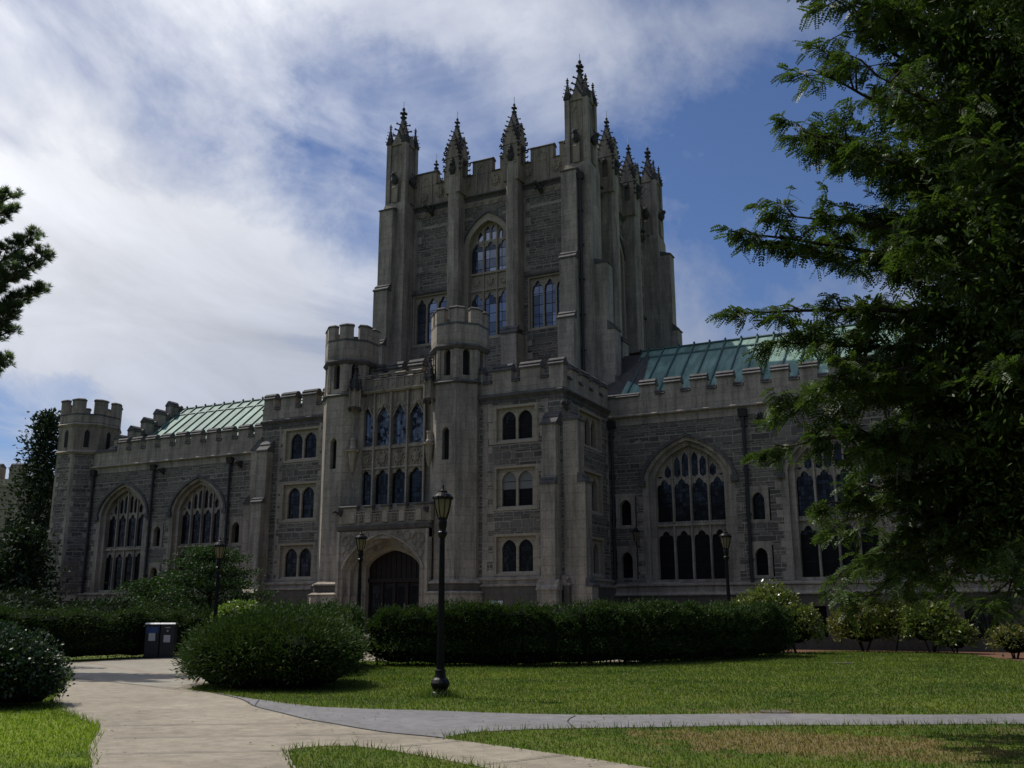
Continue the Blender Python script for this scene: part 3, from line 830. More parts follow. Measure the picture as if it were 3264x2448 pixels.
battlement('battlement', lib, Fr(0, 41.97), -23.4, PX1+.03, 12.34, 13.12, 13.86, [(-23.4,-22.62),(-22.05,-21.0),(-20.5,-19.42),(-18.93,-18.17)])
battlement('battlement', lib, Fr(0, 41.97), PX0-.03, -31.6, 12.34, 13.12, 13.86, [(-36.72,-35.98),(-35.5,-34.5),(-34.0,-33.05),(-32.6,-31.6)])
battlement('battlement', lib, Fr(-18.17, 0, PI/2), 42.45, 47.96, 12.34, 13.1, 13.8, [(43.0,43.85),(44.4,45.25),(45.8,46.65),(47.2,47.96)])
battlement('battlement', lib, Fr(-36.78, 0, -PI/2), -47.96, -42.45, 12.34, 13.1, 13.8, [(-47.96,-47.2),(-46.6,-45.7),(-45.2,-44.3),(-43.8,-42.9)])
rr = MB(); rr.box(PX0+.5, PX1-.5, 42.5, 51.8, 12.35, 12.6, 'slate'); rr.build('roof', lib)
# raised parapet over the entrance bay
battlement('battlement', lib, Fr(0, 42.6), -30.3, -24.9, 12.6, 14.2, 14.95, [(-30.0,-29.2),(-28.75,-27.9),(-27.45,-26.6),(-26.1,-25.3)], T=.6, cap=.42)

def stepped_buttress(fr, a, b, stages, name='buttress', m='limestone'):
    """stages = [(z0, z1, depth)], bottom first; a weathered set-off closes each"""
    mb = MB(); cl = []
    for i, (z0, z1, d) in enumerate(stages):
        mb.bx(fr, a-.004*(len(stages)-i), b+.004*(len(stages)-i), -.05, d, z0, z1, m)
        dn = stages[i+1][2] if i+1 < len(stages) else .0
        caps = MB(); cl.append(caps); weather(caps, fr, a, b, d, dn-.05, z1, z1+max(.3, min(.7, (d-dn)*1.3)))
    o = mb.build(name, lib)
    for c in cl: c.build('buttress_cap', o)
    return o
for a, b in ((-19.12, -18.4), (-36.6, -35.9)):
    stepped_buttress(PV, a, b, [(2.9, 7.62, .75), (7.62, 10.5, .52)])
    mb = MB(); mb.bx(PV, a-.12, b+.12, 0, .95, -.2, 2.68, 'limestone'); mb.prof(PV, a-.16, b+.16, [(0,2.68),(1.0,2.68),(1.0,2.74),(.82,2.95),(.82,3.05),(.7,3.16),(0,3.16)], 'limestone')
    mb.build('buttress_foot', lib)
stepped_buttress(PS, 42.0, 42.75, [(-.2, 2.9, 1.3), (2.9, 7.7, 1.05), (7.7, 10.7, .72)])
stepped_buttress(PSL, -42.75, -42.0, [(-.2, 2.9, 1.3), (2.9, 7.7, 1.05), (7.7, 10.7, .72)])
gargoyle(lib, PV, -18.0, 11.35, .55)
for x in (-10.9, -3.8, -44.4, -51.2): gargoyle(lib, WG, x+.75, 11.15, .5)

# ---- entrance turrets
def entrance_turret(cx):
    cy, r = 42.3, 1.34
    m = MB()
    F = oct_facets(cx, cy, r); hs = r*math.tan(PI/8)
    slot = (-.2, .2, 9.05, arch(0, .2, 10.5, .2))
    bel = (-.19, .19, 13.35, arch(0, .19, 14.55, .2))
    for k, fr in enumerate(F):
        panel(m, fr, -hs, hs, 3.0, 13.05, [slot] if k == 0 else [], -.4, 0, 'limestone', 6)
        m.bx(fr, -hs, -.36 if k in (7, 0, 1, 2) else hs, -.3, -.004, 13.05, 15.0, 'limestone') if k not in (0,1,2,7) else panel(m, fr, -hs*.97, hs*.97, 13.05, 15.0, [bel], -.3, -.05, 'limestone', 6)
        # corner strips
        m.bx(fr, -hs, -hs+.16, -.06, -.002, 13.18, 14.95, 'limestone'); m.bx(fr, hs-.16, hs, -.06, -.002, 13.18, 14.95, 'limestone')
    # splayed plinth
    m.vprism(octo(cx, cy, r+.42), -.2, 2.6, 'limestone', octo(cx, cy, r+.4))
    m.vprism(octo(cx, cy, r+.46), 2.604, 2.7, 'limestone', octo(cx, cy, r+.3))
    m.vprism(octo(cx, cy, r+.22), 2.704, 3.05, 'plinth_stone', octo(cx, cy, r+.26))
    m.vprism(octo(cx, cy, r+.3), 3.054, 3.12, 'limestone'); m.vprism(octo(cx, cy, r+.3), 3.124, 3.26, 'limestone', octo(cx, cy, r+.01))
    t = m.build('turret', lib)
    d = MB(); d.vprism(octo(cx, cy, r-.3), 3, 15, 'dark_recess'); d.build('slit_window', t)
    s = MB()
    s.vprism(octo(cx, cy, r+.02), 12.9, 12.98, 'weathered_cap', octo(cx, cy, r+.13)); s.vprism(octo(cx, cy, r+.13), 12.984, 13.1, 'weathered_cap', octo(cx, cy, r+.0))
    s.build('string_course', t); s = MB()
    s.vprism(octo(cx, cy, r-.0), 14.7, 14.86, 'weathered_cap', octo(cx, cy, r+.13)); s.vprism(octo(cx, cy, r+.14), 14.864, 14.98, 'weathered_cap', octo(cx, cy, r+.09))
    s.build('string_course', t)
    c = MB()
    c.vprism(octo(cx, cy, r+.03), 14.985, 15.2, 'limestone', octo(cx, cy, r+.06))
    crown(c, cx, cy, r+.06, 15.203, 16.1, 16.95, 'limestone', .3, .42, .14); c.vprism(octo(cx, cy, r-.15), 14.9, 15.4, 'slate')
    c.build('battlement', t)
    return t
TL, TR = -30.98, -24.14
entrance_turret(TL); entrance_turret(TR)

# ---- oriel bay between the turrets
BY = Fr(0, 41.75)
b = MB()
bu0, bu1 = -29.95, -25.82
bw = (bu1-bu0)/4; mw = .12
cs = [bu0+bw*(i+.5) for i in range(4)]
lw = bw-mw
ops = []
light_row(ops, cs, lw/2, 7.15, 8.45, .5)
light_row(ops, cs, lw/2, 10.24, 11.75, .6, lambda uc, hw, zs, h: arch(uc, hw, zs, h, .5))
panel(b, BY, bu0, bu1, 5.9, 13.05, ops, -.16, 0, 'carved_stone', 12)
b.bx(BY, bu0-.9, bu0, -.6, -.1, 5.9, 13.3, 'limestone'); b.bx(BY, bu1, bu1+.9, -.6, -.1, 5.9, 13.3, 'limestone')
for i in range(5):
    u = bu0+bw*i
    b.prof(BY, u-.045, u+.045, [(0,5.9),(.14,5.9),(.14,13.0),(0,13.05)], 'limestone')
b.bx(BY, bu0, bu1, 0, .09, 10.02, 10.16, 'limestone'); b.bx(BY, bu0, bu1, 0, .07, 8.98, 9.07, 'limestone')
for fr, s in ((oct_facets(TL, 42.42, 1.55)[1], 0), (oct_facets(TR, 42.42, 1.55)[7], 0)): pass
bay = b.build('bay_front', lib)
g = MB(); P = BY.P
g.face([P(bu0,-.15,10.2),P(bu1,-.15,10.2),P(bu1,-.15,12.6),P(bu0,-.15,12.6)], 'stained_glass')
g.build('pane', bay)
g = MB(); g.face([P(bu0,-.15,7),P(bu1,-.15,7),P(bu1,-.15,9),P(bu0,-.15,9)], 'glass')
for z in (7.7, 8.3): g.bx(BY, bu0, bu1, -.15, -.135, z-.015, z+.015, 'dark_recess')
g.build('pane', bay)
for i, c in enumerate(cs):
    s = MB(); shield(s, BY, c, 9.52, .42, .52, 0, seed=i, leaves=True); s.build('carved_shield', lib)
tr = MB()     # blind tracery heads over the upper lights
for i, c in enumerate(cs):
    for s in (-1, 1):
        for k in range(5):
            a0 = PI*k/5; a1 = PI*(k+1)/5
            p0 = (c+s*lw*.27+math.cos(a0)*lw*.2, 12.45-math.sin(a0)*.2); p1 = (c+s*lw*.27+math.cos(a1)*lw*.2, 12.45-math.sin(a1)*.2)
            tr.tube([BY.P(p0[0],.02,p0[1]), BY.P(p1[0],.02,p1[1])], .035, 'limestone', 5)
        tr.tube([BY.P(c+s*lw*.52,.02,11.95), BY.P(c+s*lw*.3,.02,12.25), BY.P(c,.02,12.42)], .035, 'limestone', 5)
        tr.tube([BY.P(c+s*lw*.27,.02,12.5), BY.P(c+s*lw*.27,.02,12.95)], .035, 'limestone', 5)
    tr.tube([BY.P(c-lw*.5,.03,11.7), BY.P(c-lw*.25,.03,12.08), BY.P(c,.03,12.42), BY.P(c+lw*.25,.03,12.08), BY.P(c+lw*.5,.03,11.7)], .045, 'limestone', 5)
tr.build('tracery', lib)
cb = MB(); cb.prof(BY, bu0, bu1, [(-.3,13.04),(.12,13.04),(.2,13.12),(.2,13.17),(0,13.24),(-.3,13.24)], 'limestone')
ms = [(bu0+.2+i*1.02, bu0+.75+i*1.02) for i in range(4)]
panel(cb, BY, bu0, bu1, 13.24, 13.78, [], -.3, .02, 'carved_stone', ends=True)
cb.prof(BY, bu0, bu1, [(-.33,13.78),(.06,13.78),(.06,13.82),(-.1,13.9),(-.33,13.9)], 'limestone')
for a, c in ms:
    cb.bx(BY, a, c, -.28, .03, 13.9, 14.02, 'carved_stone'); cb.prof(BY, a-.03, c+.03, [(-.33,14.02),(.07,14.02),(.07,14.06),(-.1,14.14),(-.33,14.14)], 'limestone')
    for q_ in (a+.1, c+.35):
        cb.tube([BY.P(q_-.12,.03,13.35), BY.P(q_+.12,.03,13.65)], .03, 'limestone', 4); cb.tube([BY.P(q_+.12,.03,13.35), BY.P(q_-.12,.03,13.65)], .03, 'limestone', 4)
    cb.bx(BY, a, a+.06, .02, .06, 13.26, 13.76, 'limestone'); cb.bx(BY, c-.06, c, .02, .06, 13.26, 13.76, 'limestone')
cb.build('battlement', lib)
for tx, k in ((TL, 1), (TR, 7)):      # canopied niches on the inward facets
    fr = oct_facets(tx, 42.3, 1.34)[k]
    n = MB(); x, y, _ = fr.P(0, .22, 0)
    n.lathe(x, y, [(.34,12.3),(.28,12.42),(.28,13.05),(.38,13.12)], 6, 'carved_stone')
    for j in range(6):
        a = j*PI/3; n.tube([(x+.31*math.cos(a),y+.31*math.sin(a),12.25),(x+.31*math.cos(a),y+.31*math.sin(a),13.3)], .05, 'limestone', 4)
        n.blob((x+.31*math.cos(a),y+.31*math.sin(a),12.18), (.09,.09,.12), 'soot_stone', 6, 4)
        spire(n, x+.31*math.cos(a), y+.31*math.sin(a), 13.25, 13.75, .07, 1, .05)
    spire(n, x, y, 13.1, 14.6, .3, 5, .13)
    n.build('niche_canopy', lib)
    n = MB(); x, y, _ = fr.P(0, .2, 0)
    n.lathe(x, y, [(.06,8.85),(.14,9.1),(.2,9.5),(.24,9.85),(.36,9.92),(.36,10.02),(.22,10.04)], 8, 'carved_stone')
    n.lathe(x, y, [(.2,10.05),(.19,10.12),(.14,10.2),(.14,10.5),(.17,10.55),(.17,10.62)], 8, 'limestone')
    n.build('niche_pedestal', lib)

# ---- portal
PT = Fr(0, 40.72)
pc = -27.55
po = MB()
arcs = [(2.36, 3.75, 1.78), (2.1, 3.8, 1.45), (1.86, 3.88, 1.15), (1.6, 3.95, .85)]
deps = [0, -.3, -.62, -.95, -1.35]
# face with spandrels
panel(po, PT, -30.25, -24.86, .6, 5.72, [(pc-arcs[0][0], pc+arcs[0][0], .7, arch(pc, *arcs[0]))], deps[1], 0, 'limestone', 22, ends=True)
for i in range(1, 4):
    a0 = arcs[i-1]; a1 = arcs[i]
    panel(po, PT, pc-a0[0], pc+a0[0], .6, arch(pc, *a0), [(pc-a1[0], pc+a1[0], .7, arch(pc, *a1))], deps[i+1], deps[i], 'warm_limestone' if i == 3 else 'limestone', 22, extra=lin(pc-a0[0], pc+a0[0], 24))
po.bx(PT, -30.25, -30.1, 0, .12, 0, 5.7, 'limestone'); po.bx(PT, -25.0, -24.86, 0, .12, 0, 5.7, 'limestone')
po.bx(PT, -30.25, -24.86, -1.2, -.01, 5.3, 5.72, 'limestone')
hood(po, PT, pc, arcs[0][0], arcs[0][1], arcs[0][2], .1, 0, .06, 'limestone', 24)
po.prof(PT, -30.3, -24.8, [(-.2,5.74),(.06,5.74),(.1,5.82),(.14,5.9),(.14,5.98),(-.2,5.98)], 'weathered_cap')
portal = po.build('portal', lib)
for s in (-1, 1):       # roundel tracery in the spandrels
    t = MB(); c = (pc+s*2.08, 5.18)
    def ring(cu, cz, r, th=.035, n=12):
        t.tube([PT.P(cu+r*math.cos(2*PI*k/n), .02, cz+r*math.sin(2*PI*k/n)) for k in range(n+1)], th, 'carved_stone', 5)
    ring(*c, .36)
    for k in range(4): ring(c[0]+.17*math.cos(k*PI/2), c[1]+.17*math.sin(k*PI/2), .15, .028, 8)
    ring(c[0]-s*.68, c[1]+.22, .22); ring(c[0]+s*.1, c[1]-.62, .2); ring(c[0]-s*1.1, c[1]+.36, .12)
    t.build('spandrel_tracery', portal)
d = MB(); fd = arch(pc, 1.6, 3.95, .85)
us = lin(pc-1.6, pc+1.6, 16)
for a, b_ in zip(us, us[1:]): d.face([PT.P(a,-1.28,.7),PT.P(b_,-1.28,.7),PT.P(b_,-1.28,fd(b_)),PT.P(a,-1.28,fd(a))], 'door_wood')
for u in (pc-1.55, pc-.78, pc-.05, pc+.72, pc+1.45): d.bx(PT, u, u+.1, -1.28, -1.2, .7, 3.3, 'door_wood')
d.bx(PT, pc-1.6, pc+1.6, -1.28, -1.16, 3.2, 3.4, 'door_wood')
for u in lin(pc-1.5, pc+1.5, 10): d.bx(PT, u-.02, u+.02, -1.28, -1.25, 3.4, fd(u)-.02, 'door_wood')
for u in (pc-1.35, pc-.6, pc+.14, pc+.9): d.bx(PT, u, u+.4, -1.275, -1.27, 1.3, 3.0, 'glass')
dr = d.build('door', lib)
h = MB(); h.tube([PT.P(pc+.62,-1.16,1.75), PT.P(pc+.62,-1.16,2.15)], .02, 'bright_metal', 6); h.build('handle', dr)
# balcony parapet with tall piers and pierced panels
bp = MB()
piers = [(-30.3,-29.9),(-29.62,-29.2),(-28.62,-28.2),(-27.6,-27.2),(-26.62,-26.2),(-25.62,-25.2),(-25.0,-24.72)]
bp.bx(PT, -30.2, -24.8, -.18, .02, 5.985, 6.1, 'carved_stone')
piers = [(-30.2,-29.17),(-28.65,-28.21),(-27.62,-27.2),(-26.64,-26.21),(-25.66,-24.72)]
for a, b_ in piers:
    bp.bx(PT, a, b_, -.2, .06, 6.1, 6.88, 'carved_stone'); bp.prof(PT, a-.04, b_+.04, [(-.24,6.88),(.1,6.88),(.13,6.92),(.13,6.96),(-.05,7.02),(-.24,7.02)], 'weathered_cap')
    for u0_, u1_ in ([(a, b_)] if b_-a < .6 else [(a+.55, b_)] if a < -29 else [(a, a+.45)]):
        bp.ext(PT, [(u0_+.07,6.12),(u1_-.07,6.12),(u1_-.07,6.6),((u0_+u1_)/2,6.72),(u0_+.07,6.6)], .061, .085, 'warm_limestone')
for (a, b_), (c_, e_) in zip(piers, piers[1:]):
    bp.bx(PT, b_, c_, -.1, .0, 6.1, 6.52, 'carved_stone'); bp.bx(PT, b_, c_, -.12, .05, 6.52, 6.58, 'limestone')
    bp.bx(PT, b_, c_, -.1, .03, 6.66, 6.7, 'limestone')
    for q_ in (.2, .5, .8): bp.bx(PT, b_+(c_-b_)*q_-.02, b_+(c_-b_)*q_+.02, -.08, .0, 6.58, 6.66, 'limestone')
    for k in range(4): bp.blob(PT.P((b_+c_)/2+.1*math.cos(k*PI/2+.78), .02, 6.31+.1*math.sin(k*PI/2+.78)), (.08,.05,.08), 'carved_stone', 6, 4)
bp.build('balcony_parapet', lib)
gargoyle(lib, PT, -30.1, 6.65, .42, side=-.3); gargoyle(lib, PT, -24.95, 6.6, .36)
# steps and landing
st = MB()
for i in range(4): st.box(pc-3.4, pc+3.4, 36.6+.36*i, 40.7, .17*i-.0, .17*(i+1), 'limestone')
st.box(pc-2.3, pc+2.3, 40.68, 42.1, 0, .695, 'limestone')
st.build('steps', lib)
for x in (pc-3.0, pc+3.0):
    hr = MB()
    hr.tube([(x,36.2,.95),(x,38.3,1.72),(x,39.6,1.72)], .035, 'black_iron', 6)
    for i in range(13):
        y = 36.25+i*.27; zt = .95+(y-36.2)*.367 if y < 38.3 else 1.72
        hr.tube([(x,y,max(0, min(.68, (y-36.6)*.47))),(x,y,zt)], .018, 'black_iron', 4)
    hr.build('handrail', lib)
# ================================================================== TOWER
TX, TY, TH = -27.68, 58.58, 6.35
FF = Fr(TX, TY-TH, 0); FRt = Fr(TX+TH, TY, PI/2); FL_ = Fr(TX-TH, TY, -PI/2); FBk = Fr(TX, TY+TH, PI)
def mid_pinnacle(fr, u, seed):
    mb = MB(); x, y, _ = fr.P(u, .42, 0)
    ang = math.atan2(fr.u[1], fr.u[0]); m = 'soot_stone'
    h = .55
    def sq(h): return [(x+h*(sx*math.cos(ang)-sy*math.sin(ang)), y+h*(sx*math.sin(ang)+sy*math.cos(ang))) for sx, sy in ((-1,-1),(1,-1),(1,1),(-1,1))]
    mb.vprism(sq(h), 28.7, 31.5, 'carved_stone')
    for k in range(4):
        f = Fr(x+h*math.sin(ang+k*PI/2), y-h*math.cos(ang+k*PI/2), ang+k*PI/2)
        mb.ext(f, [(-h,31.2),(h,31.2),(.05,32.7),(-.05,32.7)], -h+.02, .05, 'carved_stone')
        mb.ext(f, [(-.2,29.8),(.2,29.8),(.2,30.7),(.1,31.1),(0,31.25),(-.1,31.1),(-.2,30.7)], .001, .012, 'plinth_stone')
        mb.blob(f.P(0, .1, 30.9), (.17,.17,.2), m, 6, 4)
        for s in (-1, 1):
            for q_ in range(5):
                t = q_/4.6; px = f.P(s*h*(1-t)*1.05, .05, 31.15+1.5*t)
                crocket(mb, px, f.u[0]*s, f.u[1]*s, .17, m)
            for q_ in range(3):
                px = f.P(s*h*1.0, .03, 30.3+q_*.34); crocket(mb, px, f.u[0]*s, f.u[1]*s, .14, m)
    spire(mb, x, y, 31.5, 34.3, .74, 6, .2, m, ang)
    o = mb.build('pinnacle', lib)
    r = MB(); r.tube([(x,y,34.25),(x,y,34.85)], .025, 'bright_metal', 4); r.build('lightning_rod', o)
def corner_pinnacle(x, y):
    mb = MB(); m = 'soot_stone'
    h = .66
    mb.box(x-.86, x+.86, y-.86, y+.86, 11, 28.45, 'limestone')
    mb.vprism([(x-.86,y-.86),(x+.86,y-.86),(x+.86,y+.86),(x-.86,y+.86)], 28.454, 28.8, 'limestone', [(x-.78,y-.78),(x+.78,y-.78),(x+.78,y+.78),(x-.78,y+.78)])
    mb.box(x-h, x+h, y-h, y+h, 28.7, 33.1, 'carved_stone')
    for sx in (-1, 1):
        for sy in (-1, 1):
            a, b = x+sx*.62, y+sy*.62
            mb.box(a-.165, a+.165, b-.165, b+.165, 28.75, 33.3, 'limestone')
            mb.lathe(a, b, [(.28,33.2),(.32,33.32),(.24,33.45)], 4, m, PI/4)
            for k in range(4):
                ag = k*PI/2
                mb.ext(Fr(a+.2*math.sin(ag), b-.2*math.cos(ag), ag), [(-.2,33.3),(.2,33.3),(0,33.75)], -.1, .02, m)
            spire(mb, a, b, 33.35, 34.8, .25, 4, .11, m)
    for k in range(4):
        ag = k*PI/2; f = Fr(x+h*math.sin(ag), y-h*math.cos(ag), ag)
        mb.ext(f, [(-.5,33.1),(.5,33.1),(0,33.95)], -.3, .08, 'carved_stone')
        for s in (-1, 1):
            for q_ in range(4): crocket(mb, f.P(s*.5*(1-q_/4), .06, 33.15+q_*.2), f.u[0]*s, f.u[1]*s, .09, m)
        # blind lancets on the faces
        for z0, z1 in ((30.9, 32.6),):
            for i in range(8):
                t0 = PI*i/8; t1 = PI*(i+1)/8
                A = arch(0, .36, z1-.5, .62, .5); u0, u1 = -.36*math.cos(t0), -.36*math.cos(t1)
                mb.tube([f.P(u0,.01,A(u0)), f.P(u1,.01,A(u1))], .045, 'limestone', 5)
            for s in (-1, 1): mb.tube([f.P(s*.36,.01,z0), f.P(s*.36,.01,z1-.5)], .045, 'limestone', 5)
        mb.bx(f, -.22, .22, 0, .22, 28.8, 30.0, 'carved_stone')       # pier with beast
        mb.ext(Fr(*f.P(0,0,0)[:2], ag+PI/2), [(-.25,29.9),(.0,29.9),(.0,30.35)], -.2, .2, 'limestone')
        p = f.P(0, .24, 30.45); mb.blob(p, (.26,.26,.36), m, 7, 5); mb.blob(f.P(0,.42,30.75), (.17,.17,.17), m, 7, 5)
        mb.tube([f.P(-.12,.3,30.9), f.P(-.2,.25,31.1)], [.06,.02], m, 5); mb.tube([f.P(.12,.3,30.9), f.P(.2,.25,31.1)], [.06,.02], m, 5)
    spire(mb, x, y, 33.0, 36.15, .66, 5, .27, m)
    o = mb.build('pinnacle', lib)
    r = MB(); r.tube([(x,y,36.1),(x,y,36.75)], .025, 'bright_metal', 4); r.build('lightning_rod', o)
def tower_face(fr, full, seed):
    uc = -.12; pu = (-2.28, 2.02)
    hole = []
    if full:
        cw = (1.42, 25.2, 1.45)
        hole = [(uc-1.7, uc+1.7, 18.7, arch(uc, 1.7, 25.2, 1.85)), (-5.75, -2.95, 18.8, 22.2), (2.75, 5.6, 18.8, 22.2)]
    w = MB(); panel(w, fr, -6.0, 6.0, 11, 28.4, hole, -.7, 0, 'rubble_stone', 16)
    q = w
    for s, u in ((-1, pu[0]-.4), (1, pu[1]+.4)):
        quoins(q, fr, u, s, 12.5, 18.5, w=(.25,.55)); quoins(q, fr, u, s, 22.7, 27.7, w=(.22,.5), h=.5)
    for s in (-1, 1): quoins(q, fr, s*5.8, -s, 22.7, 27.8, w=(.3,.62), h=.5); quoins(q, fr, s*5.8, -s, 12.6, 18.5, w=(.3,.6))
    w.build('wall', lib)
    if full:
        # central three-light windows, one above the other
        m = MB(); f0 = arch(uc, 1.78, 25.2, 2.05); f1 = arch(uc, 1.42, 25.2, 1.5)
        panel(m, fr, uc-1.78, uc+1.78, 18.6, f0, [(uc-1.42, uc+1.42, 18.8, f1)], -.38, .02, 'warm_limestone', 18, extra=lin(uc-1.78, uc+1.78, 20))
        hood(m, fr, uc, 1.76, 25.2, 2.03, .12, 0, .12, 'weathered_cap', 14, .0)
        wn = m.build('window', lib)
        t = MB(); lw = (2.84-.24)/3; cs = [uc-1.42+lw/2+i*(lw+.12) for i in range(3)]
        ops = []
        light_row(ops, cs, lw/2, 18.85, 21.1, .75); light_row(ops, cs, lw/2, 23.3, 24.75, .6)
        for c in cs:
            for s in (-1, 1):
                qh = lw/4-.04; qc = c+s*(lw/4+.01); z0 = 25.55
                if f1(qc)-.1 > z0+.2: ops.append((qc-qh, qc+qh, lambda u, qc=qc, qh=qh, z0=z0: z0-.12*(1-abs(u-qc)/qh), lambda u, qc=qc, qh=qh, z0=z0, f1=f1: max(z0, min(f1(u)-.1, tref(qc, qh, f1(qc)-.45, .3)(u)))))
        panel(t, fr, uc-1.42, uc+1.42, 18.8, f1, ops, -.48, -.38, 'warm_limestone', 10, extra=lin(uc-1.42, uc+1.42, 20))
        for u in (cs[0]+lw/2+.06, cs[1]+lw/2+.06): t.bx(fr, u-.045, u+.045, -.38, -.3, 18.8, f1(u)-.01, 'warm_limestone')
        t.bx(fr, uc-1.42, uc+1.42, -.38, -.27, 23.12, 23.25, 'warm_limestone'); t.bx(fr, uc-1.42, uc+1.42, -.38, -.28, 21.98, 22.08, 'warm_limestone')
        t.build('tracery', wn)
        g = MB(); P = fr.P
        us = lin(uc-1.42, uc+1.42, 12)
        for a, b in zip(us, us[1:]): g.face([P(a,-.46,18.8),P(b,-.46,18.8),P(b,-.46,f1(b)),P(a,-.46,f1(a))], 'tower_glass')
        g.build('pane', wn)
        for i, c in enumerate(cs):
            s = MB(); shield(s, fr, c, 22.6, .34, .44, -.38, 'warm_limestone', seed=i+3)
            s.build('carved_shield', lib)
        for a, b in ((-5.75, -2.95), (2.75, 5.6)):
            o = rect_window(lib, fr, a, b, 18.75, 22.3, 3, mull=.1, frame=.2, dep=.34, gm='tower_glass', head=.45)
            h = MB(); h.prof(fr, a-.15, b+.15, [(0,22.3),(.1,22.3),(.13,22.36),(.13,22.42),(0,22.52)], 'weathered_cap'); h.build('hood_mould', o)
    else:
        pass
    # frieze of small carved blocks, string course
    f = MB()
    f.bx(fr, -5.9, 5.9, -.1, .012, 27.82, 28.2, 'carved_stone')
    r = random.Random(seed); u = -5.5
    while u < 5.5:
        if not any(abs(u-p) < .6 for p in pu):
            f.bx(fr, u-.15, u+.15, .012, .05, 27.88, 28.12, 'carved_stone'); f.blob(fr.P(u,.05,28.0), (.09,.06,.08), 'carved_stone', 6, 4)
        u += .62
    f.build('frieze', lib)
    f = MB(); cornice(f, fr, -5.9, 5.9, 28.6, 'weathered_cap', .24, .36); f.build('string_course', lib)
    # pierced-looking parapet
    p = MB()
    p.bx(fr, -5.95, 5.95, -.45, .02, 28.62, 30.08, 'carved_stone')
    mer = [(-5.68,-4.08),(-3.52,-2.9),(-1.28,.2+.0),(.78,1.4),(2.9,4.62),(5.08,5.75)]
    mer = [(-5.62,-4.1),(-3.5,-2.9),(-1.6,-1.45),(-1.28,.17),(.75,1.35),(2.68,2.8),(3.0,4.6),(5.05,5.9)]
    mer = [(-5.62,-4.1),(-3.5,-2.7),(-1.28,.17),(.78,1.45),(3.0,4.6),(5.05,5.8)]
    prev = -5.95
    for a, b in mer:
        p.bx(fr, a, b, -.45, .04, 30.083, 30.98, 'carved_stone')
        if b-a > 1.0:
            for x in (a+.3, b-.36): p.bx(fr, x, x+.06, .04, .09, 28.75, 30.8, 'limestone')
            c = (a+b)/2
            for i in range(6):
                A = arch(c, (b-a)/2-.34, 30.2, .5, .5); hw = (b-a)/2-.34
                u0, u1 = c-hw*math.cos(PI*i/6), c-hw*math.cos(PI*(i+1)/6)
                p.tube([fr.P(u0,.05,A(u0)), fr.P(u1,.05,A(u1))], .035, 'limestone', 5)
        p.prof(fr, a-.04, b+.04, [(-.5,30.98),(.1,30.98),(.1,31.04),(-.12,31.2),(-.3,31.2),(-.5,31.08)], 'weathered_cap')
        if a-prev > .05: p.prof(fr, prev, a, [(-.5,30.085),(.1,30.085),(.1,30.13),(-.1,30.24),(-.5,30.14)], 'weathered_cap')
        prev = b
    p.build('battlement', lib)
    for i, u in enumerate((-3.8, -5.78+.0, -.0+.46-.0, -1.75, 2.72+.0, 4.83)):
        if i == 1: continue
        s = MB(); shield(s, fr, u if i != 4 else 2.82, 29.42, .42, .55, .02, seed=seed+i); s.build('carved_shield', lib)
    s = MB(); shield(s, fr, -5.0, 29.2, .4, .5, .04, seed=seed+9); s.build('carved_shield', lib)
    # the two slender piers and their pinnacles
    for u in pu:
        b = MB()
        b.vprism([fr.P(u+a_, d_, 0)[:2] for a_, d_ in ((-.42,-.05),(.42,-.05),(.42,.8),(.2,1.03),(-.2,1.03),(-.42,.8))], 18.8, 29.9, 'limestone')
        x, y, _ = fr.P(u+.0, 0, 0)
        b.ext(Fr(fr.P(u,0,0)[0], fr.P(u,0,0)[1], math.atan2(fr.u[1], fr.u[0])+PI/2), [(-1.02,29.9),(.05,29.9),(.05,31.0),(-.75,30.35)], -.4, .4, 'limestone')
        b.bx(fr, u-.53, u+.53, -.05, 1.3, 11, 18.42, 'limestone')
        b.blob(fr.P(u, .95, 30.35), (.28,.28,.34), 'soot_stone', 7, 5); b.blob(fr.P(u, 1.15, 30.65), (.17,.17,.18), 'soot_stone', 7, 5)
        for s in (-1, 1): b.tube([fr.P(u+s*.15,.95,30.55), fr.P(u+s*.33,.9,30.3), fr.P(u+s*.3,.95,30.0)], [.08,.07,.04], 'soot_stone', 5)
        o = b.build('buttress', lib)
        c = MB(); weather(c, fr, u-.53, u+.53, 1.3, .98, 18.42, 18.95); c.build('buttress_cap', o)
        mid_pinnacle(fr, u, seed)
    if full:
        for u in (-4.35, 3.75): gargoyle(lib, fr, u, 28.15, .75, side=-.2)
tower_face(FF, True, 1); tower_face(FRt, True, 2); tower_face(FL_, False, 3); tower_face(FBk, False, 4)
for sx in (-1, 1):
    for sy in (-1, 1): corner_pinnacle(TX+sx*6.68, TY+sy*6.68)
for fr, a, b, st_ in ((FF, -7.55, -6.5, [(11, 14.6, 2.75), (14.6, 18.5, 2.4), (18.5, 22.35, 2.02), (22.35, 28.15, 1.63)]),
                      (FF, 5.8, 6.8, [(11, 14.6, 2.75), (14.6, 18.5, 2.4), (18.5, 22.35, 2.02), (22.35, 28.15, 1.63)]),
                      (FRt, -7.03, -6.1, [(11, 14.6, 2.75), (14.6, 18.0, 2.35), (18.0, 22.2, 1.95)]),
                      (FRt, 6.1, 7.0, [(11, 14.6, 2.75), (14.6, 21.4, 2.3), (21.4, 27.2, 1.93)]),
                      (FL_, 6.18, 7.08, [(11, 14.6, 2.6), (14.6, 21.6, 1.97), (21.6, 27.5, 1.6)]),
                      (FL_, -7.0, -6.1, [(11, 14.6, 2.6), (14.6, 21.6, 1.97), (21.6, 27.5, 1.6)])):
    o = stepped_buttress(fr, a, b, st_)
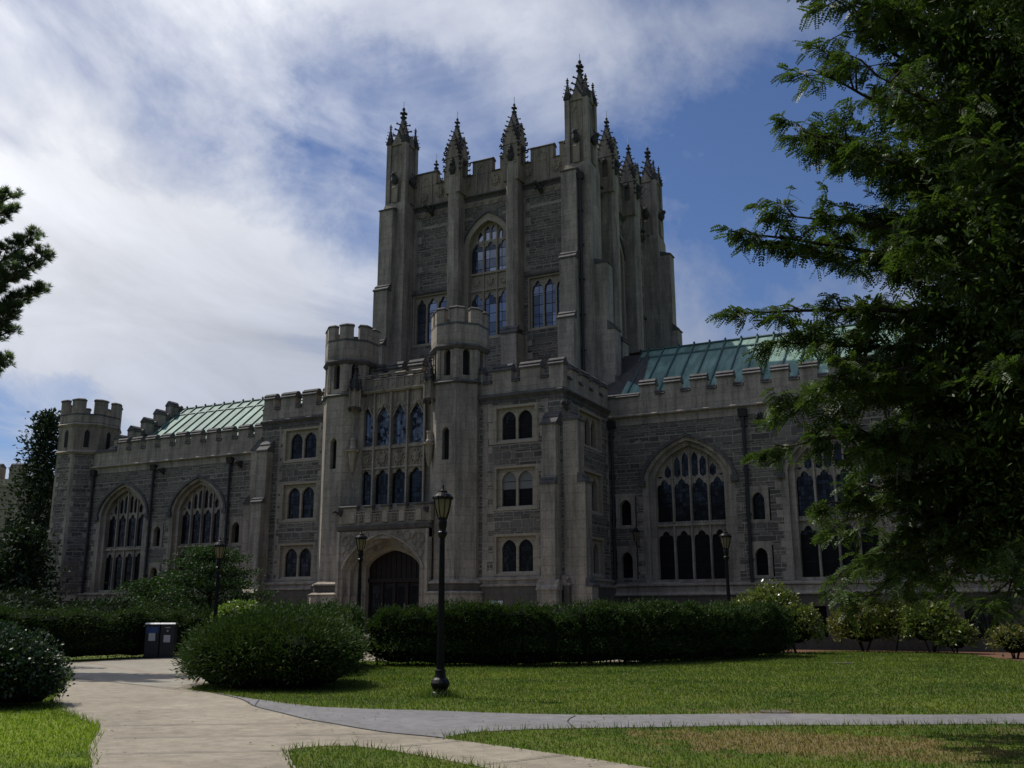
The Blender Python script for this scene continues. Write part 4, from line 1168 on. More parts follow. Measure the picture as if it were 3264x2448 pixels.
tr_ = MB(); tr_.box(TX-6.2, TX+6.2, TY-6.2, TY+6.2, 28.3, 28.6, 'slate'); tr_.build('roof', lib)
pipe(lib, FF, 6.98, 1.42, 13.2, 27.6, .1)
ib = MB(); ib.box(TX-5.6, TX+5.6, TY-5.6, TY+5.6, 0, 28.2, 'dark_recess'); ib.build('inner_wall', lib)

# ================================================================== SUN, SKY, CAMERA
EL = math.radians(57); SD = Vector((-.995*math.cos(EL), .10*math.cos(EL), math.sin(EL))).normalized()
def _sky():
    w = bpy.data.worlds.new('World'); scene.world = w; w.use_nodes = True
    N, L = w.node_tree.nodes, w.node_tree.links
    bg = N['Background']
    sky = N.new('ShaderNodeTexSky'); sky.sky_type = 'NISHITA'; sky.sun_disc = False
    sky.sun_elevation = EL; sky.sun_rotation = math.atan2(SD.x, SD.y)
    sky.air_density = 1.0; sky.dust_density = .4; sky.ozone_density = 2.5; sky.altitude = 100
    tc = N.new('ShaderNodeTexCoord'); d = tc.outputs['Generated']
    sep = N.new('ShaderNodeSeparateXYZ'); L.new(d, sep.inputs[0])
    z = math_n(N, L, 'ADD', math_n(N, L, 'MAXIMUM', sep.outputs[2], 0.0), .16)
    c = N.new('ShaderNodeCombineXYZ')
    L.new(math_n(N, L, 'DIVIDE', sep.outputs[0], z), c.inputs[0]); L.new(math_n(N, L, 'DIVIDE', sep.outputs[1], z), c.inputs[1])
    # wisps drawn out along one bearing
    mp = N.new('ShaderNodeMapping'); mp.inputs['Rotation'].default_value = (0, 0, math.radians(SKY['rot'])); mp.inputs['Scale'].default_value = SKY['scale']; mp.inputs['Location'].default_value = SKY['loc']
    L.new(c.outputs[0], mp.inputs[0])
    n0 = nd(N, 'ShaderNodeTexNoise', Scale=1.2, Detail=3, Roughness=.5, Distortion=.3); L.new(mp.outputs[0], n0.inputs['Vector'])
    n1 = nd(N, 'ShaderNodeTexNoise', Scale=3.0, Detail=12, Roughness=.58, Distortion=.7); L.new(mp.outputs[0], n1.inputs['Vector'])
    def dot(v):
        s = N.new('ShaderNodeVectorMath'); s.operation = 'DOT_PRODUCT'; L.new(d, s.inputs[0]); s.inputs[1].default_value = v
        return s.outputs['Value']
    sunward = dot(tuple(SD))
    wv = nd(N, 'ShaderNodeTexNoise', Scale=3.2, Detail=9, Roughness=.66); L.new(d, wv.inputs['Vector'])
    wc = N.new('ShaderNodeVectorMath'); wc.operation = 'SUBTRACT'; L.new(wv.outputs['Color'], wc.inputs[0]); wc.inputs[1].default_value = (.5, .5, .5)
    wk = N.new('ShaderNodeVectorMath'); wk.operation = 'SCALE'; L.new(wc.outputs[0], wk.inputs[0]); wk.inputs['Scale'].default_value = .42
    wd = N.new('ShaderNodeVectorMath'); wd.operation = 'ADD'; L.new(d, wd.inputs[0]); L.new(wk.outputs[0], wd.inputs[1])
    wn = N.new('ShaderNodeVectorMath'); wn.operation = 'NORMALIZE'; L.new(wd.outputs[0], wn.inputs[0])
    f = math_n(N, L, 'ADD', math_n(N, L, 'MULTIPLY', n0.outputs['Fac'], .5), math_n(N, L, 'MULTIPLY', n1.outputs['Fac'], .5))
    f = math_n(N, L, 'ADD', math_n(N, L, 'MULTIPLY', math_n(N, L, 'SUBTRACT', f, .5), SKY['amp']), .5)
    for vec, cr_, wt in BLOBS:          # the larger banks and breaks of this day's cloud
        s = N.new('ShaderNodeVectorMath'); s.operation = 'DOT_PRODUCT'; L.new(wn.outputs[0], s.inputs[0]); s.inputs[1].default_value = vec
        t = N.new('ShaderNodeMapRange'); t.interpolation_type = 'SMOOTHSTEP'; L.new(s.outputs['Value'], t.inputs[0])
        t.inputs[1].default_value = 1-(1-cr_)*2.6; t.inputs[2].default_value = 1-(1-cr_)*.05; t.inputs[3].default_value = 0; t.inputs[4].default_value = wt
        f = math_n(N, L, 'ADD', f, t.outputs[0])
    cover = ramp(N, L, f, [(SKY['c0'], 0), ((SKY['c0']+SKY['c1'])/2, .55), (SKY['c1'], 1)])
    glow = ramp(N, L, math_n(N, L, 'ADD', math_n(N, L, 'MULTIPLY', sunward, .5), .5), SKY['glow'])
    cc = mixc(N, L, 1.0, glow, ramp(N, L, n1.outputs['Fac'], [(.3, .82), (.7, 1.1)]), 'MULTIPLY')
    sk = mixc(N, L, 1.0, sky.outputs[0], SKY['tint'], 'MULTIPLY')
    s1 = N.new('ShaderNodeVectorMath'); s1.operation = 'SCALE'; L.new(sk, s1.inputs[0]); s1.inputs['Scale'].default_value = 1.0
    mx = mixc(N, L, cover, s1.outputs[0], cc)
    L.new(mx, bg.inputs['Color']); bg.inputs['Strength'].default_value = SKY['strength']
BLOBS = [((-0.7277, 0.4981, 0.4716), 0.95106, 0.15), ((-0.7599, 0.5735, 0.306), 0.96593, 0.17), ((-0.6853, 0.6097, 0.3983), 0.99027, 0.06), ((-0.768, 0.6087, 0.1993), 0.98481, 0.14), ((-0.6262, 0.7294, 0.2754), 0.98163, 0.12), ((-0.5977, 0.7712, 0.2191), 0.99452, 0.08), ((-0.6446, 0.5572, 0.5235), 0.98769, 0.05), ((-0.5497, 0.707, 0.4449), 0.99452, 0.07), ((-0.2359, 0.9368, 0.2583), 0.99619, 0.16), ((-0.2988, 0.796, 0.5263), 0.99452, 0.05), ((-0.4223, 0.7211, 0.5493), 0.99452, 0.06), ((-0.1776, 0.8493, 0.4972), 0.99619, 0.09), ((-0.0912, 0.8528, 0.5142), 0.99255, 0.05), ((-0.207, 0.8032, 0.5585), 0.99452, 0.05), ((-0.3027, 0.8959, 0.325), 0.99619, 0.05), ((-0.4183, 0.7811, 0.4636), 0.99756, 0.05), ((-0.605, 0.6187, 0.5012), 0.99756, -0.13), ((-0.5606, 0.6592, 0.5012), 0.99756, -0.16), ((-0.5085, 0.7001, 0.5014), 0.99756, -0.17), ((-0.4599, 0.742, 0.4877), 0.99756, -0.15), ((-0.3862, 0.7892, 0.4775), 0.99756, -0.12), ((-0.2097, 0.8861, 0.4134), 0.99357, -0.17), ((-0.1291, 0.8922, 0.4327), 0.99452, -0.13), ((-0.2745, 0.8425, 0.4634), 0.99756, -0.1), ((-0.7967, 0.581, 0.1662), 0.99844, -0.34), ((-0.1704, 0.9304, 0.3246), 0.99619, -0.17), ((-0.6795, 0.6517, 0.3369), 0.99452, -0.05), ((-0.5303, 0.7633, 0.369), 0.99756, -0.05)]
SKY = dict(c0=.27, c1=.92, amp=2.6, rot=70, scale=(.85, .45, 1), loc=(9.3, 4.2, 0), strength=.10,
                      glow=[(.3, (1.5, 1.42, 1.35)), (.62, (2.3, 2.55, 3.4)), (.8, (5.5, 5.9, 6.9)), (.93, (10.6, 10.7, 11.0))], tint=(.60, .67, .85))
_sky()
sl = bpy.data.lights.new('sun', 'SUN'); sl.energy = 4.0; sl.angle = math.radians(.5); sl.color = (1, .94, .85)
so = bpy.data.objects.new('sun', sl); COL.objects.link(so); so.rotation_euler = SD.to_track_quat('Z', 'Y').to_euler(); so.location = (-60, 30, 60)

cd = bpy.data.cameras.new('camera'); cam = bpy.data.objects.new('camera', cd); COL.objects.link(cam)
scene.camera = cam
YAW, PITCH, ROLL = .463, .2345, -.002
R0 = Vector((math.cos(YAW), math.sin(YAW), 0)); FW = Vector((-math.sin(YAW)*math.cos(PITCH), math.cos(YAW)*math.cos(PITCH), math.sin(PITCH)))
U0 = R0.cross(FW)
Rr = R0*math.cos(ROLL)+U0*math.sin(ROLL); Ur = -R0*math.sin(ROLL)+U0*math.cos(ROLL)
cam.matrix_world = Matrix(((Rr.x, Ur.x, -FW.x, 0), (Rr.y, Ur.y, -FW.y, 0), (Rr.z, Ur.z, -FW.z, 1.55), (0, 0, 0, 1)))
cd.sensor_width = 36; cd.lens = 36*3090/3264; cd.clip_start = .1; cd.clip_end = 2000
vs = scene.view_settings; vs.view_transform = 'Standard'; vs.look = 'None'; vs.exposure = 0.0; vs.gamma = 1
scene.cycles.max_bounces = 6; scene.cycles.diffuse_bounces = 3; scene.cycles.transmission_bounces = 3; scene.cycles.transparent_max_bounces = 6
scene.cycles.caustics_reflective = False; scene.cycles.caustics_refractive = False
scene.cycles.use_denoising = True
# ================================================================== GROUND
def sheet(name, pts, z, mat, kind='structure', thick=0.0):
    mb = MB(); mb.face([(x, y, z) for x, y in pts], mat)
    o = mb.build(name); tag(o, kind=kind); return o
def inside(P, poly):
    x, y = P[:, 0], P[:, 1]; c = np.zeros(len(P), bool); n = len(poly)
    for i in range(n):
        x0, y0 = poly[i]; x1, y1 = poly[i-1]
        k = ((y0 > y) != (y1 > y)) & (x < (x1-x0)*(y-y0)/((y1-y0) or 1e-9)+x0)
        c ^= k
    return c
def smooth(pts, n=6):
    out = []
    for i in range(len(pts)-1):
        p0 = pts[max(i-1, 0)]; p1 = pts[i]; p2 = pts[i+1]; p3 = pts[min(i+2, len(pts)-1)]
        for k in range(n):
            t = k/n
            out.append(tuple(.5*((2*b)+(-a+c)*t+(2*a-5*b+4*c-d)*t*t+(-a+3*b-3*c+d)*t**3) for a, b, c, d in zip(p0, p1, p2, p3)))
    out.append(pts[-1]); return out
def ragged(pts, amp=.03, seed=0):
    r = random.Random(seed); return [(x+r.uniform(-amp, amp), y+r.uniform(-amp, amp)) for x, y in pts]
gm = MB(); gm.face([(-900,-900,0),(900,-900,0),(900,900,0),(-900,900,0)], 'lawn'); tag(gm.build('ground'), kind='structure')
left_edge = smooth([(-5.6, 4.2), (-7.3, 6.2), (-8.82, 7.72), (-10.0, 8.7), (-11.07, 9.72), (-12.2, 10.7), (-13.44, 11.4), (-16.2, 13.2), (-20.5, 17.0), (-24.5, 20.4), (-27.2, 22.0), (-29.2, 23.4)], 5)
asph_line = smooth([(-16.2, 16.6), (-14.9, 16.0), (-13.4, 15.12), (-12.04, 13.99), (-10.88, 13.27), (-9.86, 12.64), (-9.13, 12.31), (-7.85, 11.74), (-6.73, 11.49), (-4.71, 10.76), (-3.2, 10.1), (-.5, 8.6), (3, 6.2)], 5)
isl_line = smooth([(1.5, 5.2), (-2.0, 7.9), (-4.2, 9.05), (-5.08, 9.53), (-5.9, 9.9), (-6.83, 10.25), (-7.4, 10.36), (-7.78, 10.05), (-7.72, 9.6), (-7.0, 8.8), (-5.6, 7.2), (-3.6, 4.2)], 5)
conc = left_edge + [(-29.6, 28.4), (-29.4, 33), (-22, 33), (-22, 28), (-19.5, 22), (-17.4, 18.6)] + asph_line + isl_line
concrete = ragged(conc, .015, 1)
sheet('concrete_path', concrete, .004, 'concrete')
asp_up = smooth([(-14.6, 15.9), (-13.2, 15.25), (-12.0, 14.75), (-10.76, 14.4), (-8.7, 14.66), (-6.85, 14.9), (-5.7, 15.36), (-3.8, 16.5), (-1.9, 17.2), (.1, 18.3), (4, 20.6), (16, 27.5)], 5)
asp_lo = smooth([(16, 25.6), (4, 18.8), (0, 16.6), (-3.4, 14.72), (-4.4, 14.08), (-5.68, 13.22), (-6.3, 12.75), (-6.72, 12.1), (-6.75, 11.5)], 5)
i0 = min(range(len(asph_line)), key=lambda i: math.dist(asph_line[i], (-14.9, 16.0))); i1 = min(range(len(asph_line)), key=lambda i: math.dist(asph_line[i], (-6.73, 11.49)))
asphalt = ragged(asp_up, .03, 2) + ragged(asp_lo, .03, 3) + asph_line[i0:i1+1][::-1]
sheet('asphalt_path', asphalt, .008, 'asphalt')
slabs = [(-16.4, 16.4), (-17.2, 17.7), (-18.6, 20.6), (-22, 28), (-22, 33), (-29.4, 33), (-29.55, 28.4), (-29.1, 23.4), (-27.2, 22.05), (-22.2, 18.45)]
sheet('slab_path', slabs, .009, 'far_slabs')
plaza = [(-34, 31), (-20, 29.5), (-13.5, 31.2), (-11, 33), (-11.5, 38.5), (-17, 41.5), (-35, 41.5)]
sheet('paved_forecourt', plaza, .012, 'concrete')
bed = smooth([(-12.5, 40.5), (-8.3, 43.3), (-6.8, 45.6), (-5.4, 46.5), (-3.8, 46.4), (-2.28, 45.5), (-1.0, 42), (.25, 38.4), (2.5, 36.0), (9, 36.5), (15.5, 40)], 5)+[(15.5, 48.2), (-18, 48.2), (-18, 41.0)]
sheet('mulch_bed', ragged(bed, .05, 4), .004, 'mulch')
bed2 = [(-57, 48), (-57, 43), (-48, 37), (-34, 36), (-31.8, 41.4), (-36, 42), (-37, 48)]
sheet('mulch_bed', bed2, .004, 'mulch')
# joints and the seam between the two walks
def strip(name, pts, w, z, mat):
    mb = MB()
    for (x0, y0), (x1, y1) in zip(pts, pts[1:]):
        L_ = math.hypot(x1-x0, y1-y0) or 1; nx, ny = -(y1-y0)/L_*w/2, (x1-x0)/L_*w/2
        mb.face([(x0+nx,y0+ny,z),(x0-nx,y0-ny,z),(x1-nx,y1-ny,z),(x1+nx,y1+ny,z)], mat)
    return tag(mb.build(name), kind='structure')
strip('path_joint', asph_line[i0:i1+1], .035, .0125, 'tar')
for k, (p, q_) in enumerate([((-11.9, 10.6), (-9.2, 12.35)), ((-10.6, 9.6), (-7.6, 11.6)), ((-9.5, 8.5), (-7.6, 9.75)), ((-6.9, 10.3), (-6.4, 11.35)), ((-5.2, 9.62), (-4.7, 10.7)), ((-22.3, 18.4), (-16.3, 16.5)), ((-12.1, 14.05), (-13.0, 15.2))]):
    strip('path_joint', ragged(lin_pts := [(p[0]+(q_[0]-p[0])*i/8, p[1]+(q_[1]-p[1])*i/8) for i in range(9)], .008, k), .022, .0155, 'tar')
strip('path_crack', ragged([(-6.3, 14.85), (-6.2, 14.4), (-6.05, 14.0), (-5.8, 13.5), (-5.65, 13.25)], .03, 9), .02, .0155, 'tar')
# manhole cover and flat stone by the walk
mh = MB(); mh.lathe(-3.6, 16.85, [(.27,0),(.27,.02),(.24,.024)], 16, 'plinth_stone'); tag(mh.build('manhole_cover'), 'flat round utility cover at the dry edge of the asphalt path', 'cover')
ut = MB(); ut.box(-5.45, -4.75, 34.2, 34.7, 0, .025, 'plinth_stone'); tag(ut.build('utility_cover'), 'small flat grey utility lid set in the middle of the lawn', 'cover')

# grass blades
def blades(n, rmin, rmax, a0, a1, seed):
    g = np.random.default_rng(seed)
    u = g.random(n); p = .75
    r = (rmin**p + u*(rmax**p-rmin**p))**(1/p)
    a = np.radians(a0+(a1-a0)*g.random(n))
    P = np.stack([np.sin(a)*r, np.cos(a)*r], 1)
    bad = np.zeros(n, bool)
    for poly in (concrete, asphalt, slabs, plaza, bed, bed2): bad |= inside(P, poly)
    bad |= (P[:, 1] > 46) | ((P[:, 0] < -20) & (P[:, 1] > 24))
    return P[~bad], r[~bad]
P, r = blades(420000, 6.5, 46, -66, 16, 5)
n = len(P); g = NP
hgt = (.022+.034*g.random(n)**1.5)*(.8+r*.018); wid = (.003+.0028*g.random(n))*(.5+r*.09)
an = g.random(n)*2*PI; ln = g.random(n)*.8; la = g.random(n)*2*PI
dx = np.cos(an)*wid; dy = np.sin(an)*wid
V = np.zeros((n, 3, 3))
V[:, 0, 0] = P[:, 0]-dx; V[:, 0, 1] = P[:, 1]-dy; V[:, 1, 0] = P[:, 0]+dx; V[:, 1, 1] = P[:, 1]+dy
V[:, 2, 0] = P[:, 0]+np.cos(la)*hgt*ln; V[:, 2, 1] = P[:, 1]+np.sin(la)*hgt*ln; V[:, 2, 2] = hgt
tag(np_mesh('grass', V.reshape(-1, 3), np.arange(n*3).reshape(n, 3), ['grass_blade']), 'short mown green grass of the lawns', 'grass', kind='stuff')
# taller tufts round the lamp foot and along the path edge
tp = []
for _ in range(700):
    a = random.random()*2*PI; rr_ = abs(random.gauss(0, .28)); tp.append((-10.2+math.cos(a)*rr_, 17.15+math.sin(a)*rr_*.8))
for line in (asp_up, asp_lo, isl_line, left_edge, asph_line[i1:]):
    for (x0, y0), (x1, y1) in zip(line, line[1:]):
        for _ in range(int(math.dist((x0, y0), (x1, y1))*38)):
            t = random.random(); tp.append((x0+(x1-x0)*t+random.gauss(0, .05), y0+(y1-y0)*t+random.gauss(0, .05)))
tp = np.array(tp); keep = (np.hypot(tp[:, 0], tp[:, 1]) > 6.5); tp = tp[keep]
n = len(tp); hgt = .06+.06*g.random(n); hgt[:700] += .08; wid = .005+.004*g.random(n); an = g.random(n)*2*PI; la = g.random(n)*2*PI; ln = g.random(n)*.8
V = np.zeros((n, 3, 3)); V[:, 0, 0] = tp[:, 0]-np.cos(an)*wid; V[:, 0, 1] = tp[:, 1]-np.sin(an)*wid; V[:, 1, 0] = tp[:, 0]+np.cos(an)*wid; V[:, 1, 1] = tp[:, 1]+np.sin(an)*wid
V[:, 2, 0] = tp[:, 0]+np.cos(la)*hgt*ln; V[:, 2, 1] = tp[:, 1]+np.sin(la)*hgt*ln; V[:, 2, 2] = hgt; V[:, :2, 2] = .005
tag(np_mesh('edge_grass', V.reshape(-1, 3), np.arange(n*3).reshape(n, 3), ['grass_blade']), 'longer untrimmed grass along the path edges', 'grass', kind='stuff')

fl = np.random.default_rng(77); nF = 2600
P2 = np.stack([-14+12*fl.random(nF), 8+14*fl.random(nF)], 1)
near = np.min(np.stack([np.hypot(P2[:, 0]-x, P2[:, 1]-y) for x, y in (asp_up+asp_lo+isl_line+left_edge+asph_line)]), 0)
P2 = P2[(fl.random(nF) < np.exp(-near*2.2)+.05)]; nF = len(P2)
an = fl.random(nF)*2*PI; L_ = .012+.022*fl.random(nF); V = np.zeros((nF, 4, 3))
for k_, (cx_, cy_) in enumerate(((1,0),(0,.45),(-1,0),(0,-.45))):
    V[:, k_, 0] = P2[:, 0]+L_*(cx_*np.cos(an)-cy_*np.sin(an)); V[:, k_, 1] = P2[:, 1]+L_*(cx_*np.sin(an)+cy_*np.cos(an)); V[:, k_, 2] = .019+.012*fl.random(nF)
tag(np_mesh('fallen_leaves', V.reshape(-1, 3), np.arange(nF*4).reshape(nF, 4), ['olive_leaf']), 'tiny fallen leaves and clippings along the path edges', 'leaf litter', kind='stuff')

# ================================================================== LAMPS
def make_lamp():
    t = thing('street_lamp', 'tall black iron lamp post with amber lantern standing on the open lawn', 'street lamp', group='black post lamps round the library')
    b = MB(); b.lathe(0, 0, [(.19,0),(.2,.05),(.18,.09),(.145,.12),(.15,.16),(.185,.22),(.19,.27),(.155,.33),(.115,.37),(.105,.42),(.1,.47),(.115,.5),(.1,.53)], 16, 'black_iron')
    b.build('base', t, smooth=True)
    p = MB()
    n = 16   # fluted shaft
    rings = []
    for z, r0 in ((.52,.08),(.8,.074),(3.1,.05)):
        rings.append([((r0*(1 if k % 2 else .86))*math.cos(2*PI*k/32), (r0*(1 if k % 2 else .86))*math.sin(2*PI*k/32), z) for k in range(32)])
    for A, B in zip(rings, rings[1:]):
        for k in range(32): j = (k+1) % 32; p.face([A[k], A[j], B[j], B[k]], 'black_iron')
    p.lathe(0, 0, [(.052,3.08),(.08,3.12),(.098,3.16),(.1,3.2),(.08,3.22),(.07,3.25),(.088,3.33),(.096,3.4),(.09,3.44),(.08,3.47)], 16, 'black_iron')
    p.build('post', t)
    gl = MB(); gl.lathe(0, 0, [(.08,3.47),(.105,3.55),(.14,3.68),(.162,3.8),(.17,3.87)], 16, 'amber_glass'); gl.build('lamp_globe', t, smooth=True)
    c = MB()
    for k in range(8):
        a = 2*PI*k/8
        c.tube([(math.cos(a)*r_, math.sin(a)*r_, z) for r_, z in ((.085,3.47),(.112,3.55),(.147,3.68),(.17,3.8),(.178,3.88))], .011, 'black_iron', 4)
        c.blob((math.cos(a)*.2, math.sin(a)*.2, 3.9), (.028,.028,.035), 'black_iron', 6, 4)
    c.lathe(0, 0, [(.09,3.45),(.098,3.49),(.08,3.5)], 16, 'black_iron')
    c.build('lamp_frame', t)
    k = MB(); k.lathe(0, 0, [(.19,3.86),(.2,3.88),(.198,3.92),(.165,3.97),(.1,4.0),(.09,4.02),(.095,4.04),(.05,4.06),(.02,4.08)], 20, 'black_iron'); cap = k.build('lamp_cap', t, smooth=True)
    f = MB(); f.lathe(0, 0, [(.018,4.06),(.03,4.09),(.015,4.11),(.03,4.13),(.008,4.18)], 8, 'black_iron'); f.build('finial', cap)
    return t
lamp = make_lamp(); lamp.location = (-10.15, 17.15, 0)
def place(src, loc, label, rz=0, sc=1):
    c = copy_tree(src); c.location = loc; c.rotation_euler = (0, 0, rz); c.scale = (sc,)*3; c['label'] = label; return c
place(lamp, (-19.3, 27.25, .2), 'black iron lamp post beside the arched library door', .3)
place(lamp, (-22.95, 24.5, -.1), 'black iron lamp post in the hedge right of the two waste bins', .7)
place(lamp, (-9.75, 38.4, .1), 'black iron lamp post behind the long hedge before the right wing window', .5, 1.15)

# waste and recycling bins
def bin_(loc, rz, label, blue):
    t = thing('waste_bin', label, 'bin', loc, 'waste bins against the hedge', rz); t.scale = (.84, .84, .95)
    b = MB(); b.vprism([(-.3,-.3),(.3,-.3),(.3,.3),(-.3,.3)], .05, 1.32, 'bin_plastic', [(-.31,-.31),(.31,-.31),(.31,.31),(-.31,.31)])
    for x in (-.305, .285): b.box(x, x+.02, -.325, -.3, .08, 1.3, 'iron_pipe')
    b.box(-.27, .27, -.318, -.305, .15, .62, 'bin_plastic'); b.build('body', t)
    l = MB(); F = Fr(0, 0, PI/2)
    l.vprism([(-.34,-.36),(.34,-.36),(.34,.34),(-.34,.34)], 1.325, 1.38, 'bright_metal', [(-.31,-.3),(.31,-.3),(.31,.3),(-.31,.3)]); l.build('lid', t)
    if blue:
        m = MB(); m.box(-.26, .26, -.325, -.318, .98, 1.22, 'bin_blue'); m.build('label_plate', t)
    else:
        m = MB(); m.box(-.12, .12, -.325, -.318, 1.18, 1.2, 'bright_metal'); m.lathe(0, -.33, [(.05,1.03),(.05,1.1)], 10, 'bright_metal'); m.build('handle', t)
    s = MB(); s.box(-.15, .14, -.332, -.326, .68 if blue else .62, .98 if blue else .9, 'paper'); s.build('notice', t)
    return t
bin_((-29.35, 28.1, 0), .6, 'dark waste bin with a blue label band and a white paper notice', True)
bin_((-28.9, 28.42, 0), .6, 'dark waste bin with no blue band, right of the blue labelled one', False)
# notice board half hidden by the hedge, wall lantern
nb = thing('notice_board', 'small pale blue notice board rising behind the long hedge', 'sign', (-19.0, 36.5, 0), rz=.4)
m = MB(); m.box(-.3, .3, -.02, .02, 1.55, 2.15, 'board'); m.build('panel', nb)
m = MB(); m.box(-.33, -.3, -.03, .03, 0, 2.2, 'iron_pipe'); m.box(.3, .33, -.03, .03, 0, 2.2, 'iron_pipe'); m.build('post', nb)
wl = thing('wall_lantern', 'black iron lantern on a bracket on the wall left of the big right window', 'lantern', (-16.65, 47.95, 4.9))
m = MB(); m.tube([(0,0,.1),(0,-.35,.05),(0,-.45,.3)], .03, 'black_iron', 6); m.build('bracket', wl)
m = MB(); m.lathe(0, -.45, [(.08,.3),(.17,.75),(.17,.78)], 6, 'amber_glass'); m.build('lamp_glass', wl)
m = MB(); m.lathe(0, -.45, [(.2,.78),(.2,.82),(.1,.95),(.03,1.0),(.02,1.1)], 6, 'black_iron')
for k in range(6): m.tube([(.085*math.cos(k*PI/3), -.45+.085*math.sin(k*PI/3), .3), (.175*math.cos(k*PI/3), -.45+.175*math.sin(k*PI/3), .78)], .012, 'black_iron', 4)
m.build('cap', wl)

# ================================================================== DISTANT HALL (left edge)
bd = Vector((-.81, .585, 0)); fb = thing('stone_hall', 'far buff stone battlemented hall half hidden by conifers at the left edge', 'building', (-89, 64, 0))
FH = Fr(0, 0, .35)
m = MB()
hops = []
for i in range(-6, 6):
    for z in (1.5, 5.2, 8.9): hops.append((i*3.2+.6, i*3.2+2.4, z, z+2.2))
panel(m, FH, -22, 22, 0, 14.2, hops, -.5, 0, 'far_stone')
m.bx(FH, -22, 22, -14, -.8, 0, 14.0, 'far_stone'); m.build('wall', fb)
for a, b_, z0, z1 in hops:
    w = MB(); w.bx(FH, a, b_, -.4, -.35, z0, z1, 'glass')
    w.bx(FH, (a+b_)/2-.08, (a+b_)/2+.08, -.35, -.1, z0, z1, 'limestone'); w.bx(FH, a, b_, -.35, -.12, (z0+z1)/2+.3, (z0+z1)/2+.42, 'limestone'); w.build('window', fb)
m = MB(); m.bx(FH, -22, 22, -.8, .15, 14.2, 15.0, 'far_stone')
u = -22
while u < 22: m.bx(FH, u, u+1.5, -.8, .15, 15.0, 16.2, 'far_stone'); merlon_cap(m, FH, u, u+1.5, 16.2, .8); u += 2.5
for z in (4.4, 8.2, 12.0): m.bx(FH, -22, 22, 0, .12, z, z+.18, 'limestone')
m.build('battlement', fb)
m = MB(); m.bx(FH, 3, 9, -8, 1.5, 0, 11.8, 'far_stone')
u = 3
while u < 9: m.bx(FH, u, u+1.2, -.2, 1.6, 11.9, 12.9, 'far_stone'); u += 2
m.build('bay_front', fb)
# ================================================================== PLANTING
from mathutils import noise as mnoise
def unit(a): return a/np.maximum(np.linalg.norm(a, axis=-1, keepdims=True), 1e-9)
def leafcloud(name, C, L, W, mat, parent=None, D=None, spread=1.0, fold=0.0, rng=NP):
    """diamond leaves: C base points, D preferred direction"""
    n = len(C)
    a = rng.normal(size=(n, 3))
    if D is not None: a = unit(unit(a)*spread+D)
    else: a = unit(a)
    b = unit(np.cross(a, unit(rng.normal(size=(n, 3)))))
    l = (L*(.7+.6*rng.random((n, 1)))); w = (W*(.7+.6*rng.random((n, 1))))
    V = np.stack([C, C+a*l*.45+b*w, C+a*l, C+a*l*.45-b*w], 1)
    return np_mesh(name, V.reshape(-1, 3), np.arange(n*4).reshape(n, 4), [mat], parent)
def lump(p, s=1.3, o=0.0): return mnoise.noise(Vector((p[0]*s+o, p[1]*s, p[2]*s)))
def core_mesh(name, sections, mat, parent):
    """closed loft through sections (lists of points)"""
    mb = MB(); n = len(sections[0])
    for A, B in zip(sections, sections[1:]):
        for k in range(n): j = (k+1) % n; mb.face([A[k], A[j], B[j], B[k]], mat)
    mb.face(sections[0][::-1], mat); mb.face(sections[-1], mat)
    return mb.build(name, parent)
